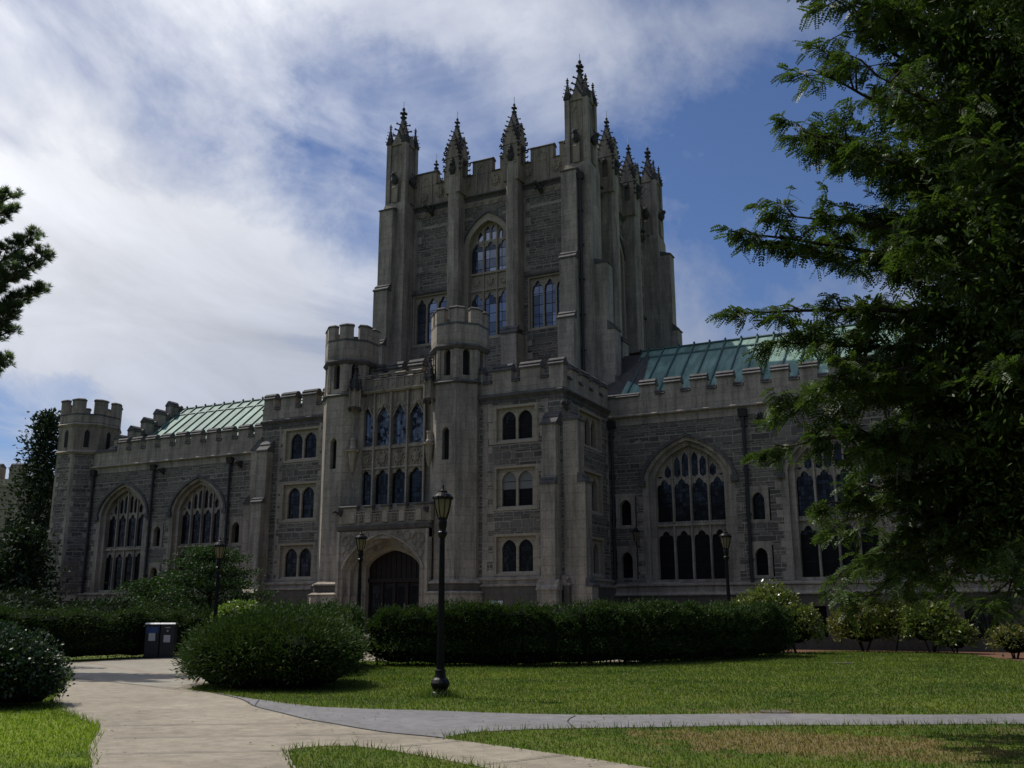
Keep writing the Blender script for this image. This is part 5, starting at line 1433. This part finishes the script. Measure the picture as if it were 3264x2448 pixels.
def hedge(name, label, group, path, w, h, nleaf, mat='yew_leaf', L=.13, W=.022, z0=.28, seed=0, hv=.12, stems=True, cat='hedge'):
    rng = np.random.default_rng(seed); r = random.Random(seed)
    t = thing(name, label, cat, (path[0][0], path[0][1], 0), group)
    path = smooth(path, 4); ox, oy = path[0]
    cum = [0]
    for a, b in zip(path, path[1:]): cum.append(cum[-1]+math.dist(a, b))
    tot = cum[-1]
    def at(s):
        s = min(max(s, 0), tot-1e-6)
        for i in range(len(path)-1):
            if s <= cum[i+1]:
                f = (s-cum[i])/(cum[i+1]-cum[i]); a, b = path[i], path[i+1]
                dx, dy = (b[0]-a[0])/(cum[i+1]-cum[i]), (b[1]-a[1])/(cum[i+1]-cum[i])
                return a[0]+(b[0]-a[0])*f, a[1]+(b[1]-a[1])*f, dx, dy
    def surf(s, th):
        x, y, dx, dy = at(s)
        e = min(1, max(.25, min(s, tot-s)/(w*.6)+.25))
        c, sn = math.cos(th), math.sin(th)
        rw = w/2*(abs(c)**.55)*(1 if c > 0 else -1); rz = (h-z0)/2*(abs(sn)**.55)*(1 if sn > 0 else -1)
        px, py = x-dy*rw*e, y+dx*rw*e
        pz = z0+(h-z0)/2+rz*(e**.3)
        k = lump((px, py, pz), .9, seed)*.3+lump((px, py, pz), 3.0, seed)*.17
        px += -dy*k*(1 if rw > 0 else -1); py += dx*k*(1 if rw > 0 else -1); pz += k*(hv/.12)*(1 if rz > 0 else .4)
        return (px-ox, py-oy, pz), (-dy*c, dx*c, sn)
    N_ = max(6, int(tot/.35)); secs = []
    for i in range(N_+1):
        s = tot*i/N_; x, y, dx, dy = at(s); sec = []
        for k in range(14):
            p, nn = surf(s, 2*PI*k/14); c = (x-ox, y-oy, z0+(h-z0)/2)
            sec.append(tuple(c[j]+(p[j]-c[j])*(.76 if j < 2 else .92) for j in range(3)))
        secs.append(sec)
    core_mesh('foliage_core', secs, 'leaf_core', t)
    C = []; D = []
    for i in range(nleaf):
        s = r.random()*tot; th = r.random()*2*PI if r.random() < .2 else r.uniform(-.35, PI+.35)
        p, nn = surf(s, th); q = r.random()**1.5*.14-(.22*r.random()**3 if lump((p[0],p[1],p[2]), 4, 3) > .05 else 0)
        if r.random() < .012 and nn[2] > -.2:
            L2 = r.uniform(.1, .28); vx, vy, vz = nn[0]*.5+r.gauss(0, .3), nn[1]*.5+r.gauss(0, .3), .8
            for k2 in range(9):
                C.append((p[0]+vx*L2*k2/9, p[1]+vy*L2*k2/9, p[2]+vz*L2*k2/9)); D.append((vx+r.gauss(0, .5), vy+r.gauss(0, .5), vz))
        C.append((p[0]-nn[0]*q, p[1]-nn[1]*q, p[2]-nn[2]*q)); D.append((nn[0], nn[1], nn[2]*.7+.35))
    leafcloud('leaves', np.array(C), L, W, mat, t, unit(np.array(D)), .75, rng=rng)
    if stems:
        mb = MB()
        for i in range(int(tot/.3)):
            x, y, dx, dy = at(r.random()*tot); q = r.uniform(-.35, .35)*w; x += -dy*q-ox; y += dx*q-oy
            mb.tube([(x,y,0),(x+r.uniform(-.1,.1),y+r.uniform(-.1,.1),z0+.3)], [.03,.02], 'bark', 4)
        tag(mb.build('stems', t), kind='stuff')
    return t
def bush(name, label, lobes, nleaf, mat, L, W, seed=0, core=.8, spread=.8, cat='shrub', group=None, up=.3, depth=.25, stems=0):
    """lobes = (x, y, z, rx, ry, rz) world"""
    rng = np.random.default_rng(seed); r = random.Random(seed)
    ox, oy = lobes[0][0], lobes[0][1]
    t = thing(name, label, cat, (ox, oy, 0), group)
    mb = MB()
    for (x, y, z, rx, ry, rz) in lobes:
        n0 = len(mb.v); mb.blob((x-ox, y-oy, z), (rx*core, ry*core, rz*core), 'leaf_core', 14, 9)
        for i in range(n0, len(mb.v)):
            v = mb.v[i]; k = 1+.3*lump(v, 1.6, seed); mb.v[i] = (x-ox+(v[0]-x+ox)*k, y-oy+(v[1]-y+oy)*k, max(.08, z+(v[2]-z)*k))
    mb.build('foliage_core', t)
    wt = np.array([l[3]*l[4]+l[4]*l[5]+l[3]*l[5] for l in lobes]); wt = wt/wt.sum()
    ix = rng.choice(len(lobes), nleaf, p=wt); Lb = np.array(lobes)[ix]
    d = unit(rng.normal(size=(nleaf, 3))); d[:, 2] = np.where(d[:, 2] < -.45, -d[:, 2], d[:, 2])
    # spray clusters: snap directions to a few hundred shoot tips
    ns = max(40, nleaf//22); tips = unit(rng.normal(size=(ns, 3))); tips[:, 2] = np.where(tips[:, 2] < -.45, -tips[:, 2], tips[:, 2]); tr = .86+.3*rng.random(ns)**2
    own = rng.integers(0, ns, nleaf); m = rng.random(nleaf) < .75
    d2 = unit(tips[own]+rng.normal(size=(nleaf, 3))*.09)
    d = np.where(m[:, None], d2, d); rr_ = np.where(m, tr[own], .95)*(1-depth*rng.random(nleaf)**1.6)
    C = Lb[:, :3]+d*Lb[:, 3:]*rr_[:, None]
    C[:, 0] -= ox; C[:, 1] -= oy; ok = C[:, 2] > .04
    D = unit(d+np.array([0, 0, up]))
    nsh = max(20, nleaf//260); per_ = 12          # stray shoots break the outline
    li = rng.choice(len(lobes), nsh, p=wt); Ls = np.array(lobes)[li]; ds = unit(rng.normal(size=(nsh, 3))); ds[:, 2] = np.abs(ds[:, 2])*.8
    P0 = Ls[:, :3]+ds*Ls[:, 3:]*.92; P0[:, 0] -= ox; P0[:, 1] -= oy
    dv = unit(ds+rng.normal(size=(nsh, 3))*.3+np.array([0, 0, .5])); ln_ = (.12+.3*rng.random((nsh, 1))**2)*min(1.6, max(l[5] for l in lobes))
    tt = np.linspace(0, 1, per_)
    Cs = (P0[:, None]+dv[:, None]*(ln_[:, None]*tt[None, :, None])).reshape(-1, 3)
    C = np.concatenate([C, Cs]); D = np.concatenate([D, unit(np.repeat(dv, per_, 0)+rng.normal(size=(nsh*per_, 3))*.5)]); ok = np.concatenate([ok, np.ones(len(Cs), bool)])
    leafcloud('leaves', C[ok], L, W, mat, t, D[ok], spread, rng=rng)
    if stems:
        mb = MB()
        for i in range(stems):
            a = r.random()*2*PI; l = r.choice(lobes); mb.tube([(l[0]-ox+math.cos(a)*.1, l[1]-oy+math.sin(a)*.1, 0), (l[0]-ox+math.cos(a)*l[3]*.4, l[1]-oy+math.sin(a)*l[4]*.4, l[2])], [.035,.02], 'bark', 5)
        tag(mb.build('stems', t), kind='stuff')
    return t
HG = 'clipped yew hedges in front of the library'
hedge('yew_hedge', 'long clipped dark green yew hedge running across the lawn before the door and pavilion', HG, [(-18.6, 26.9), (-15.5, 28.3), (-12.6, 29.7), (-10.6, 33.0), (-9.4, 36.5), (-8.2, 40.3)], 1.9, 1.78, 80000, seed=1, L=.1, W=.015, z0=.02)
hedge('yew_hedge', 'dark yew hedge behind the bins at the left side of the path', HG, [(-37.5, 17.5), (-34.0, 19.6), (-31.6, 22.0), (-30.6, 25.0), (-30.5, 28.5), (-29.4, 32.0), (-26.8, 34.6)], 1.7, 1.66, 44000, seed=2, stems=False, z0=.05, L=.1, W=.015)
hedge('yew_hedge', 'short yew hedge joining the big rounded yew to the long hedge', HG, [(-16.9, 20.6), (-18.2, 23.3), (-19.4, 26.2), (-22, 27.2)], 1.8, 1.66, 24000, seed=3, stems=False, z0=.05, L=.1, W=.015)
bush('yew_bush', 'big loose rounded dark yew bush at the bend of the path',
     [(-15.1, 18.2, .72, 2.1, 1.9, .92), (-16.5, 18.4, .65, 1.1, 1.3, .8), (-13.9, 17.6, .6, 1.0, 1.0, .75), (-15.3, 17.3, .55, 1.5, 1.1, .72), (-15.6, 19.6, .85, 1.4, 1.2, .85)], 80000, 'yew_leaf', .11, .013, 4, .84, .75, up=.25, depth=.3)
bush('holly_bush', 'dark glossy rounded shrub by the grass corner at the left edge of the photograph',
     [(-16.75, 12.0, .62, 1.35, 1.3, .78), (-16.1, 12.2, .45, .9, .9, .62), (-18.0, 12.0, .8, 1.4, 1.3, .75)], 26000, 'holly_leaf', .07, .024, 5, .86, 1.0, up=.3)
bush('rhododendron', 'tall yellow green rhododendron at the right end of the long hedge', [(-9.0, 42.6, 1.45, 1.3, 1.0, 1.4), (-7.95, 42.2, 1.0, 1.15, .9, 1.05), (-10.0, 42.9, 1.25, 1.05, .9, 1.15)], 7500, 'rhodo_leaf', .17, .042, 6, .6, 1.1, depth=.45, stems=6)
bush('rhododendron', 'yellowish sparse rhododendron on the mulch under the right wing, left of the greener one', [(-5.75, 45.4, .95, 1.4, .8, .98), (-4.6, 45.6, 1.2, .95, .7, .9)], 6500, 'olive_leaf', .15, .038, 7, .6, 1.1, depth=.45, stems=6)
bush('rhododendron', 'fresh green rounded rhododendron on the mulch under the locust tree', [(-3.05, 45.0, 1.05, 1.2, .8, 1.05), (-2.1, 44.7, .65, .85, .7, .65)], 6500, 'rhodo_leaf', .16, .04, 8, .6, 1.1, depth=.45, stems=6)
bush('rhododendron', 'low dull green shrub on the mulch at the right edge', [(.0, 40.5, .6, .9, .7, .62), (1.3, 40.3, .7, .9, .8, .7)], 3000, 'olive_leaf', .13, .03, 9, .6, 1.1, depth=.5, stems=6)
bush('lime_shrub', 'bright lime green shrub behind the yew left of the entrance', [(-25.9, 29.0, 1.35, 1.1, .9, .72)], 2600, 'lime_leaf', .12, .035, 10, .7, 1.1)
bush('foundation_shrub', 'dark low shrub mass at the foot of the left wing, nearest the corner turret', [(-50, 42, .9, 3.6, 2.0, 1.5), (-45, 41, .8, 3.0, 2.0, 1.3)], 5000, 'conifer_leaf', .25, .05, 11, .85, 1.0)
bush('foundation_shrub', 'dark rounded shrub behind the left hedge in front of the left wing windows', [(-37, 33.5, 1.0, 2.6, 1.6, 1.35), (-40.5, 35.5, 1.0, 2.4, 1.6, 1.3)], 5000, 'conifer_leaf', .2, .04, 12, .85, 1.0)
bush('foundation_shrub', 'dark shrub mass under the far left conifers behind the hedge', [(-43, 29.5, 1.2, 3.2, 2.4, 1.8), (-47, 35.5, 1.2, 3, 2, 1.7)], 5000, 'conifer_leaf', .22, .05, 13, .85, 1.0)

# ---- small layered dogwood before the left wing
def layered_tree(name, label, cat, base, H, R, nl, mat, L, W, seed, layers=7, zlow=.9):
    r = random.Random(seed); rng = np.random.default_rng(seed)
    t = thing(name, label, cat, (*base, 0)); mb = MB(); C = []; D = []
    for k in range(layers*5):
        f = (k+.5)/(layers*5); a = k*2.4+r.uniform(-.3, .3); z = zlow+(H-zlow)*f; rad = R*(1-f**2.2)*r.uniform(.65, 1.05)+.2
        tip = Vector((math.cos(a)*rad, math.sin(a)*rad, z+r.uniform(-.1, .2)))
        st_ = Vector((0, 0, max(.3, z-rad*.35)))
        mb.tube([tuple(st_), tuple(st_.lerp(tip, .5)+Vector((0,0,.1))), tuple(tip)], [.05,.035,.012], 'bark', 5)
        for j in range(nl//(layers*5)):
            q = r.random()**.6; p = st_.lerp(tip, .25+.8*q); s = .16+.22*(1-abs(q-.7))
            C.append((p.x+r.gauss(0, s*1.3), p.y+r.gauss(0, s*1.3), p.z+r.gauss(0, s*.2))); D.append((math.cos(a)*.5, math.sin(a)*.5, -.1))
    mb.tube([(0,0,0),(.1,.05,H*.5),(0,0,H*.9)], [.12,.08,.03], 'bark', 7); mb.build('trunk', t)
    leafcloud('crown', np.array(C), L, W, mat, t, np.array(D), 1.0, rng=rng)
    return t
layered_tree('dogwood_tree', 'small layered leafy tree before the left wing behind the lamp post', 'tree', (-31.6, 33.2), 4.5, 2.9, 19000, 'dogwood_leaf', .12, .034, 21)
layered_tree('dogwood_tree', 'lower spreading leafy tree against the left wing, left of the layered one', 'tree', (-36.8, 35.0), 3.3, 2.6, 13000, 'dogwood_leaf', .12, .034, 22, zlow=.6)

# ---- honey locust filling the right side
def locust():
    r = random.Random(5); rng = np.random.default_rng(5)
    K8 = .8
    t = thing('locust_tree', 'large leafy honey locust tree with arching branches filling the right side', 'tree', (4.6*K8, 17.6*K8, 1.55-1.55*K8), scale=K8)
    O = Vector((4.6, 17.6, 0)); top = Vector((4.3, 17.5, 3.4))
    mb = MB(); mb.tube([(0,0,-.6),(-.05,0,1.2),(-.15,-.03,2.6),tuple(top-O)], [.36,.29,.26,.25], 'bark', 10); mb.build('trunk', t)
    lm = MB(); C = []; D = []
    crowd = []
    # measured reach of the crown towards the building
    tgt = [(-3.7,16,6.6,.7),(-3.55,15.5,7.9,.55),(-3.15,16.3,6.1,.6),(-2.45,16,9.6,.8),(-2.2,15.2,9.3,.8),(-2.1,16.6,11.2,1),(-1.5,16,12.0,1.1),(-2.7,15.4,8.0,.8),(-2.2,15.8,7.4,.8),
           (-3.1,16.2,4.95,.7),(-3.0,15.6,4.15,.6),(-2.5,16.4,3.2,.7),(-1.9,17,2.5,.7),(-1.2,16.6,3.0,.8),(-.4,16.2,2.8,.8),(-2.0,15.2,5.3,.9),(-1.5,17.2,4.4,.9),
           (-1.0,14.2,9.5,1.1),(-.8,14.5,6.7,1.1),(-1.2,18.5,8.8,1.2),(-.6,19.5,6.0,1.2),(-1.2,17.5,13.4,1.2),(.4,15,12.6,1.3),(1.4,17,15,1.4),(.8,13.5,10.6,1.3),(.4,13.6,7.6,1.3),(.6,14,4.8,1.3),
           (1.4,19.8,12,1.4),(1.5,20.6,8.5,1.4),(1.2,20.2,5.2,1.3),(2.6,14,13.5,1.4),(3.6,17.6,15.8,1.5),(5.6,18.5,14.5,1.5),(7.5,16,12,1.5),(8.6,18.5,9,1.5),(7.6,21,7,1.5),(6,13.4,9.5,1.5),(8,14.5,6,1.4),(5,21.5,10.5,1.5),(1.4,16.4,9.2,1.4),(1.2,17,6.6,1.4),(1.9,16.2,12.2,1.4),(.5,16.3,7.9,1.3),(1.2,16.4,3.6,1.1),(-.5,17,8,1.1),(-.3,15.5,11,1.1),(.2,18,10,1.2),(.8,16.5,13.5,1.2),(0,17,5.5,1.1),(-.9,16,7.8,1),(-.8,17.5,10.5,1.1),(-1.3,16.5,4.0,.9),(-.7,17.5,3.2,.9),(.2,17,4.0,1),(.8,17.5,5.6,1.1),(-1.0,16,5.6,1),(.6,15.2,6,1.1),(-1.6,16.6,6.4,.9),(1.3,15.3,8.4,1.2),(1.0,18.5,7.4,1.2)]
    for X_ in (-1.5, -.6, .3, 1.2, 2.1):
        for Z_ in (6.6, 7.9, 9.2, 10.5, 11.8, 13.1, 14.3): tgt.append((X_+r.uniform(-.3,.3), r.uniform(14.2,18.8), Z_+r.uniform(-.4,.4), 1.05))
    for X_ in (-2.3, -1.6, -.9, -.2, .5, 1.2, 1.9):
        for Z_ in (1.8, 2.6, 3.4, 4.2, 5.0, 5.8): tgt.append((X_+r.uniform(-.3,.3), r.uniform(15,18.5), Z_+r.uniform(-.3,.3), .9))
    for (x, y, z, spread) in tgt:
        T = Vector((x, y, z)); st_ = top + Vector((0, 0, r.uniform(-.4, max(.2, (z-4)*.42))))
        d = T-st_; mid = st_.lerp(T, .5)+Vector((r.uniform(-.3,.3), r.uniform(-.3,.3), (.9 if z > 4 else 1.6)+r.uniform(-.2,.3)))
        pts = []
        for i in range(9):
            f = i/8; pts.append(tuple((st_*(1-f)**2+mid*2*f*(1-f)+T*f*f)+Vector((lump((f*3,x,y),1,1)*.25, lump((f*3,x,y),1,5)*.25, 0))*(0 if i in (0, 8) else 1)))
        len_ = d.length
        lm.tube([tuple(Vector(p)-O) for p in pts], [.085*(1-i/8)**.9*min(1.2, len_/6)+.009 for i in range(9)], 'bark', 6)
        ns = int(11+len_*1.7)
        for k in range(ns):
            f = .3+.7*(k+r.random())/ns; i = min(7, int(f*8)); p = Vector(pts[i]).lerp(Vector(pts[i+1]), f*8-i)
            tang = (Vector(pts[i+1])-Vector(pts[i])).normalized()
            sd = (tang*r.uniform(.5,1.1)+Vector((r.gauss(0,.6), r.gauss(0,.6), r.gauss(.05,.35)))).normalized()
            sl_ = spread*r.uniform(.5,1.1)*(1.15-.55*f)
            e = p+sd*sl_+Vector((0,0,-.12*sl_)); m_ = p.lerp(e,.5)+Vector((0,0,.08))
            lm.tube([tuple(p-O), tuple(m_-O), tuple(e-O)], [.022,.014,.006], 'bark', 4)
            crowd.append((e.x, e.y, e.z))
            for j in range(5):
                g_ = .25+.75*(j+r.random())/5; b = p.lerp(e, g_)
                td = (sd*r.uniform(.4,1)+Vector((r.gauss(0,.7), r.gauss(0,.7), r.gauss(-.1,.35)))).normalized(); tl = r.uniform(.22,.5)*spread
                te = b+td*tl
                lm.tube([tuple(b-O), tuple(te-O)], [.006,.003], 'bark', 3)
                for q in range(7):
                    h = (q+r.random())/7; c = b.lerp(te, h)
                    C.append(tuple(c-O)); D.append((td.x+r.gauss(0,.7), td.y+r.gauss(0,.7), -.22+r.gauss(0,.45)))
    lm.build('branches', t)
    C = np.array(C); D = unit(np.array(D)); n = len(C)
    # pinnate leaves: a drooping midrib with eight pairs of leaflets
    Ln = .17+.11*rng.random((n, 1)); up = unit(rng.normal(size=(n, 3))*.6+np.array([0, 0, 1.])); S = unit(np.cross(D, up)); K_ = 8
    V = []
    for k in range(K_):
        f = (k+.6)/K_; c = C+D*Ln*f+np.array([0, 0, -1.])*Ln*.28*f*f
        ll = Ln*.30*(1-.45*abs(f-.45)*2*.8); ww = Ln*.08
        for s in (-1, 1):
            a = unit(S*s+D*.45+rng.normal(size=(n, 3))*.12); w = D*ww
            V.append(np.stack([c, c+a*ll*.5+w, c+a*ll, c+a*ll*.5-w], 1))
    V = np.stack(V, 1).reshape(-1, 3)
    np_mesh('leaves', V, np.arange(len(V)).reshape(-1, 4), ['locust_leaf'], t)
    # denser inner foliage
    cr = np.array(crowd)-np.array(O); cr = cr[cr[:, 0] > -5.2]
    ix = rng.integers(0, len(cr), 150000)
    P = cr[ix]*.93+rng.normal(size=(150000, 3))*np.array([.45, .45, .3])
    leafcloud('inner_leaves', P, .10, .019, 'locust_leaf', t, np.tile([0, 0, -.5], (150000, 1)), 1.0, rng=rng)
    print('locust leaves', n)
locust()

# ---- white pine reaching in from the left
def pine(name, label, base, H, limbs, seed, ntuft=1.0, mat='pine_leaf', nl=.15, nw=.006, per=44):
    r = random.Random(seed); rng = np.random.default_rng(seed)
    K9 = 1.35; t = thing(name, label, 'tree', (base[0]*K9, base[1]*K9, 1.55-1.55*K9), scale=K9); mb = MB()
    mb.tube([(0,0,-.1),(.1,0,H*.4),(0,.1,H*.8),(0,0,H)], [.38,.28,.12,.03], 'bark', 9); mb.build('trunk', t)
    lm = MB(); T = []; TD = []
    for (z0, dx, dy, z1, wd) in limbs:
        A = Vector((0, 0, z0)); B = Vector((dx, dy, z1)); d = B-A; M = A.lerp(B, .5)+Vector((0, 0, -.12*d.length))
        pts = [A*(1-f)**2+M*2*f*(1-f)+B*f*f for f in [i/8 for i in range(9)]]
        lm.tube([tuple(p) for p in pts], [.07*(1-i/8)+.012 for i in range(9)], 'bark', 5)
        side = Vector((-d.y, d.x, 0)).normalized()
        for k in range(int(d.length*15)):
            f = .22+.78*(k+r.random())/int(d.length*15); i = min(7, int(f*8)); p = pts[i].lerp(pts[i+1], f*8-i)
            l = wd*r.uniform(.4,1)*(1.1-.7*f); sg = r.choice((-1, 1))
            e = p+side*sg*l+d.normalized()*l*.7+Vector((0, 0, l*.45))
            lm.tube([tuple(p), tuple(e)], [.014,.006], 'bark', 4)
            for j in range(max(2, int(5*ntuft))):
                g_ = .3+.75*r.random(); c = p.lerp(e, g_)+Vector((r.gauss(0,.05), r.gauss(0,.05), r.gauss(0,.05)))
                T.append(tuple(c)); TD.append(tuple((e-p).normalized()*.6+Vector((0,0,.5))))
    lm.build('branches', t)
    T = np.repeat(np.array(T), per, 0); TD = np.repeat(np.array(TD), per, 0)
    leafcloud('needles', T, nl, nw, mat, t, unit(TD), 1.0, rng=rng)
    return t
Rv = (math.cos(YAW), math.sin(YAW))
bx_, by_ = -24.4, 13.6
lmb = []
def toward(l, z0, z1, w, off=0.0):
    l *= .9; z0 -= .25; z1 -= .35
    lmb.append((z0, Rv[0]*l-Rv[1]*off, Rv[1]*l+Rv[0]*off, z1, w))
for l, z0, z1, w, off in ((3.3,9.6,11.9,.8,-.3),(2.9,10.6,12.6,.7,.5),(3.9,9.0,11.3,.85,.2),(4.35,8.6,10.75,.85,0),(4.0,8.2,10.1,.8,-.5),(4.15,8.3,10.0,.8,.5),(3.8,7.8,9.3,.8,0),(3.4,7.4,8.9,.7,.4),(2.9,7.2,8.3,.6,-.2),(3.45,6.9,7.95,.75,.1),(3.3,6.7,7.6,.7,-.4),(3.3,5.9,6.7,.55,0),(2.6,5.7,6.7,.5,.3)):
    toward(l, z0, z1, w, off)
rr0 = random.Random(3)
for k in range(20):
    a = rr0.uniform(1.4, 5.6); z = 5+k*.33; l = 3.8*(1-k/40); lmb.append((z, math.cos(a)*l, math.sin(a)*l, z+1.4, .8))
for k in range(3): a = rr0.random()*6.28; lmb.append((11+k*.4, math.cos(a)*(2.2-k*.2), math.sin(a)*(2.2-k*.2), 13.2+k*.45, .6))
pine('white_pine', 'white pine whose needle covered boughs reach into the sky from the left edge', (bx_, by_), 13.5, lmb, 31)
def conifer(name, label, base, H, R, seed, nl, mat='conifer_leaf', zlow=1.0, L=.34, W=.09, cols=1.6):
    r = random.Random(seed); rng = np.random.default_rng(seed)
    t = thing(name, label, 'tree', (*base, 0)); mb = MB(); mb.tube([(0,0,-.1),(0,0,H*.95)], [.35,.05], 'bark', 8); mb.build('trunk', t)
    C = []; D = []
    nb = 70
    for k in range(nb):
        f = (k+.5)/nb; z = zlow+(H-zlow)*f; a = k*2.4; rad = R*(1-f)**.75*r.uniform(.5,1.15)+.25
        cx_, cy_, cz = math.cos(a)*rad*.7, math.sin(a)*rad*.7, z; s = .35+rad*.28
        for j in range(nl//nb):
            C.append((cx_+r.gauss(0,s), cy_+r.gauss(0,s), cz+r.gauss(0,s*.55))); D.append((math.cos(a)*.6, math.sin(a)*.6, .3))
    leafcloud('crown', np.array(C), L, W, mat, t, np.array(D), .8, rng=rng)
    return t
conifer('dark_conifer', 'tall dark conifer standing behind the octagonal turret at the far left', (-66.0, 50.6), 17.0, 2.3, 41, 8500, zlow=3)
conifer('dark_conifer', 'broad dark conifer in front of the far buff hall at the left edge', (-58.5, 41.0), 5.2, 3.0, 42, 5000)
conifer('dark_conifer', 'lower dark conifer between the left turret and the hedge', (-57.0, 43.0), 7.0, 2.4, 43, 5500, zlow=.5)

# ---- unseen trees added behind the viewpoint, to shade and be mirrored in lower windows
def broad_tree(seed):
    r = random.Random(seed); rng = np.random.default_rng(seed)
    t = thing('unseen_tree', 'unseen broad leafy tree added behind the viewpoint for shade and window reflections', 'tree', group='unseen trees added behind the viewpoint')
    mb = MB(); mb.tube([(0,0,-.1),(.1,0,3),(0,0,8)], [.45,.35,.15], 'bark', 8); mb.build('trunk', t)
    C = []
    for k in range(60):
        a, b = r.random()*6.28, r.random(); rad = 5.2*math.sqrt(b); z = 3.5+r.random()*10*(1-b*.55)
        for j in range(60): C.append((math.cos(a)*rad+r.gauss(0,1), math.sin(a)*rad+r.gauss(0,1), z+r.gauss(0,.8)))
    leafcloud('crown', np.array(C), .8, .28, 'locust_leaf', t, rng=rng)
    return t
bt = broad_tree(50); bt.location = (2, -34, 0)
for i, (x, y, s) in enumerate([(11,-30,1.1),(20,-31,1),(-8,-33,1.15),(-18,-30,1),(29,-24,1.1),(-28,-27,1.2),(38,-15,1),(6,-42,1.3),(-12,-43,1.3),(24,-40,1.3),(-36,-34,1.3),(44,-4,1.1),(-46,-28,1.2),(30,8,1.0),(34,22,1.0)]):
    c = copy_tree(bt); c.location = (x, y, 0); c.scale = (s, s, s); c.rotation_euler = (0, 0, i*1.7)
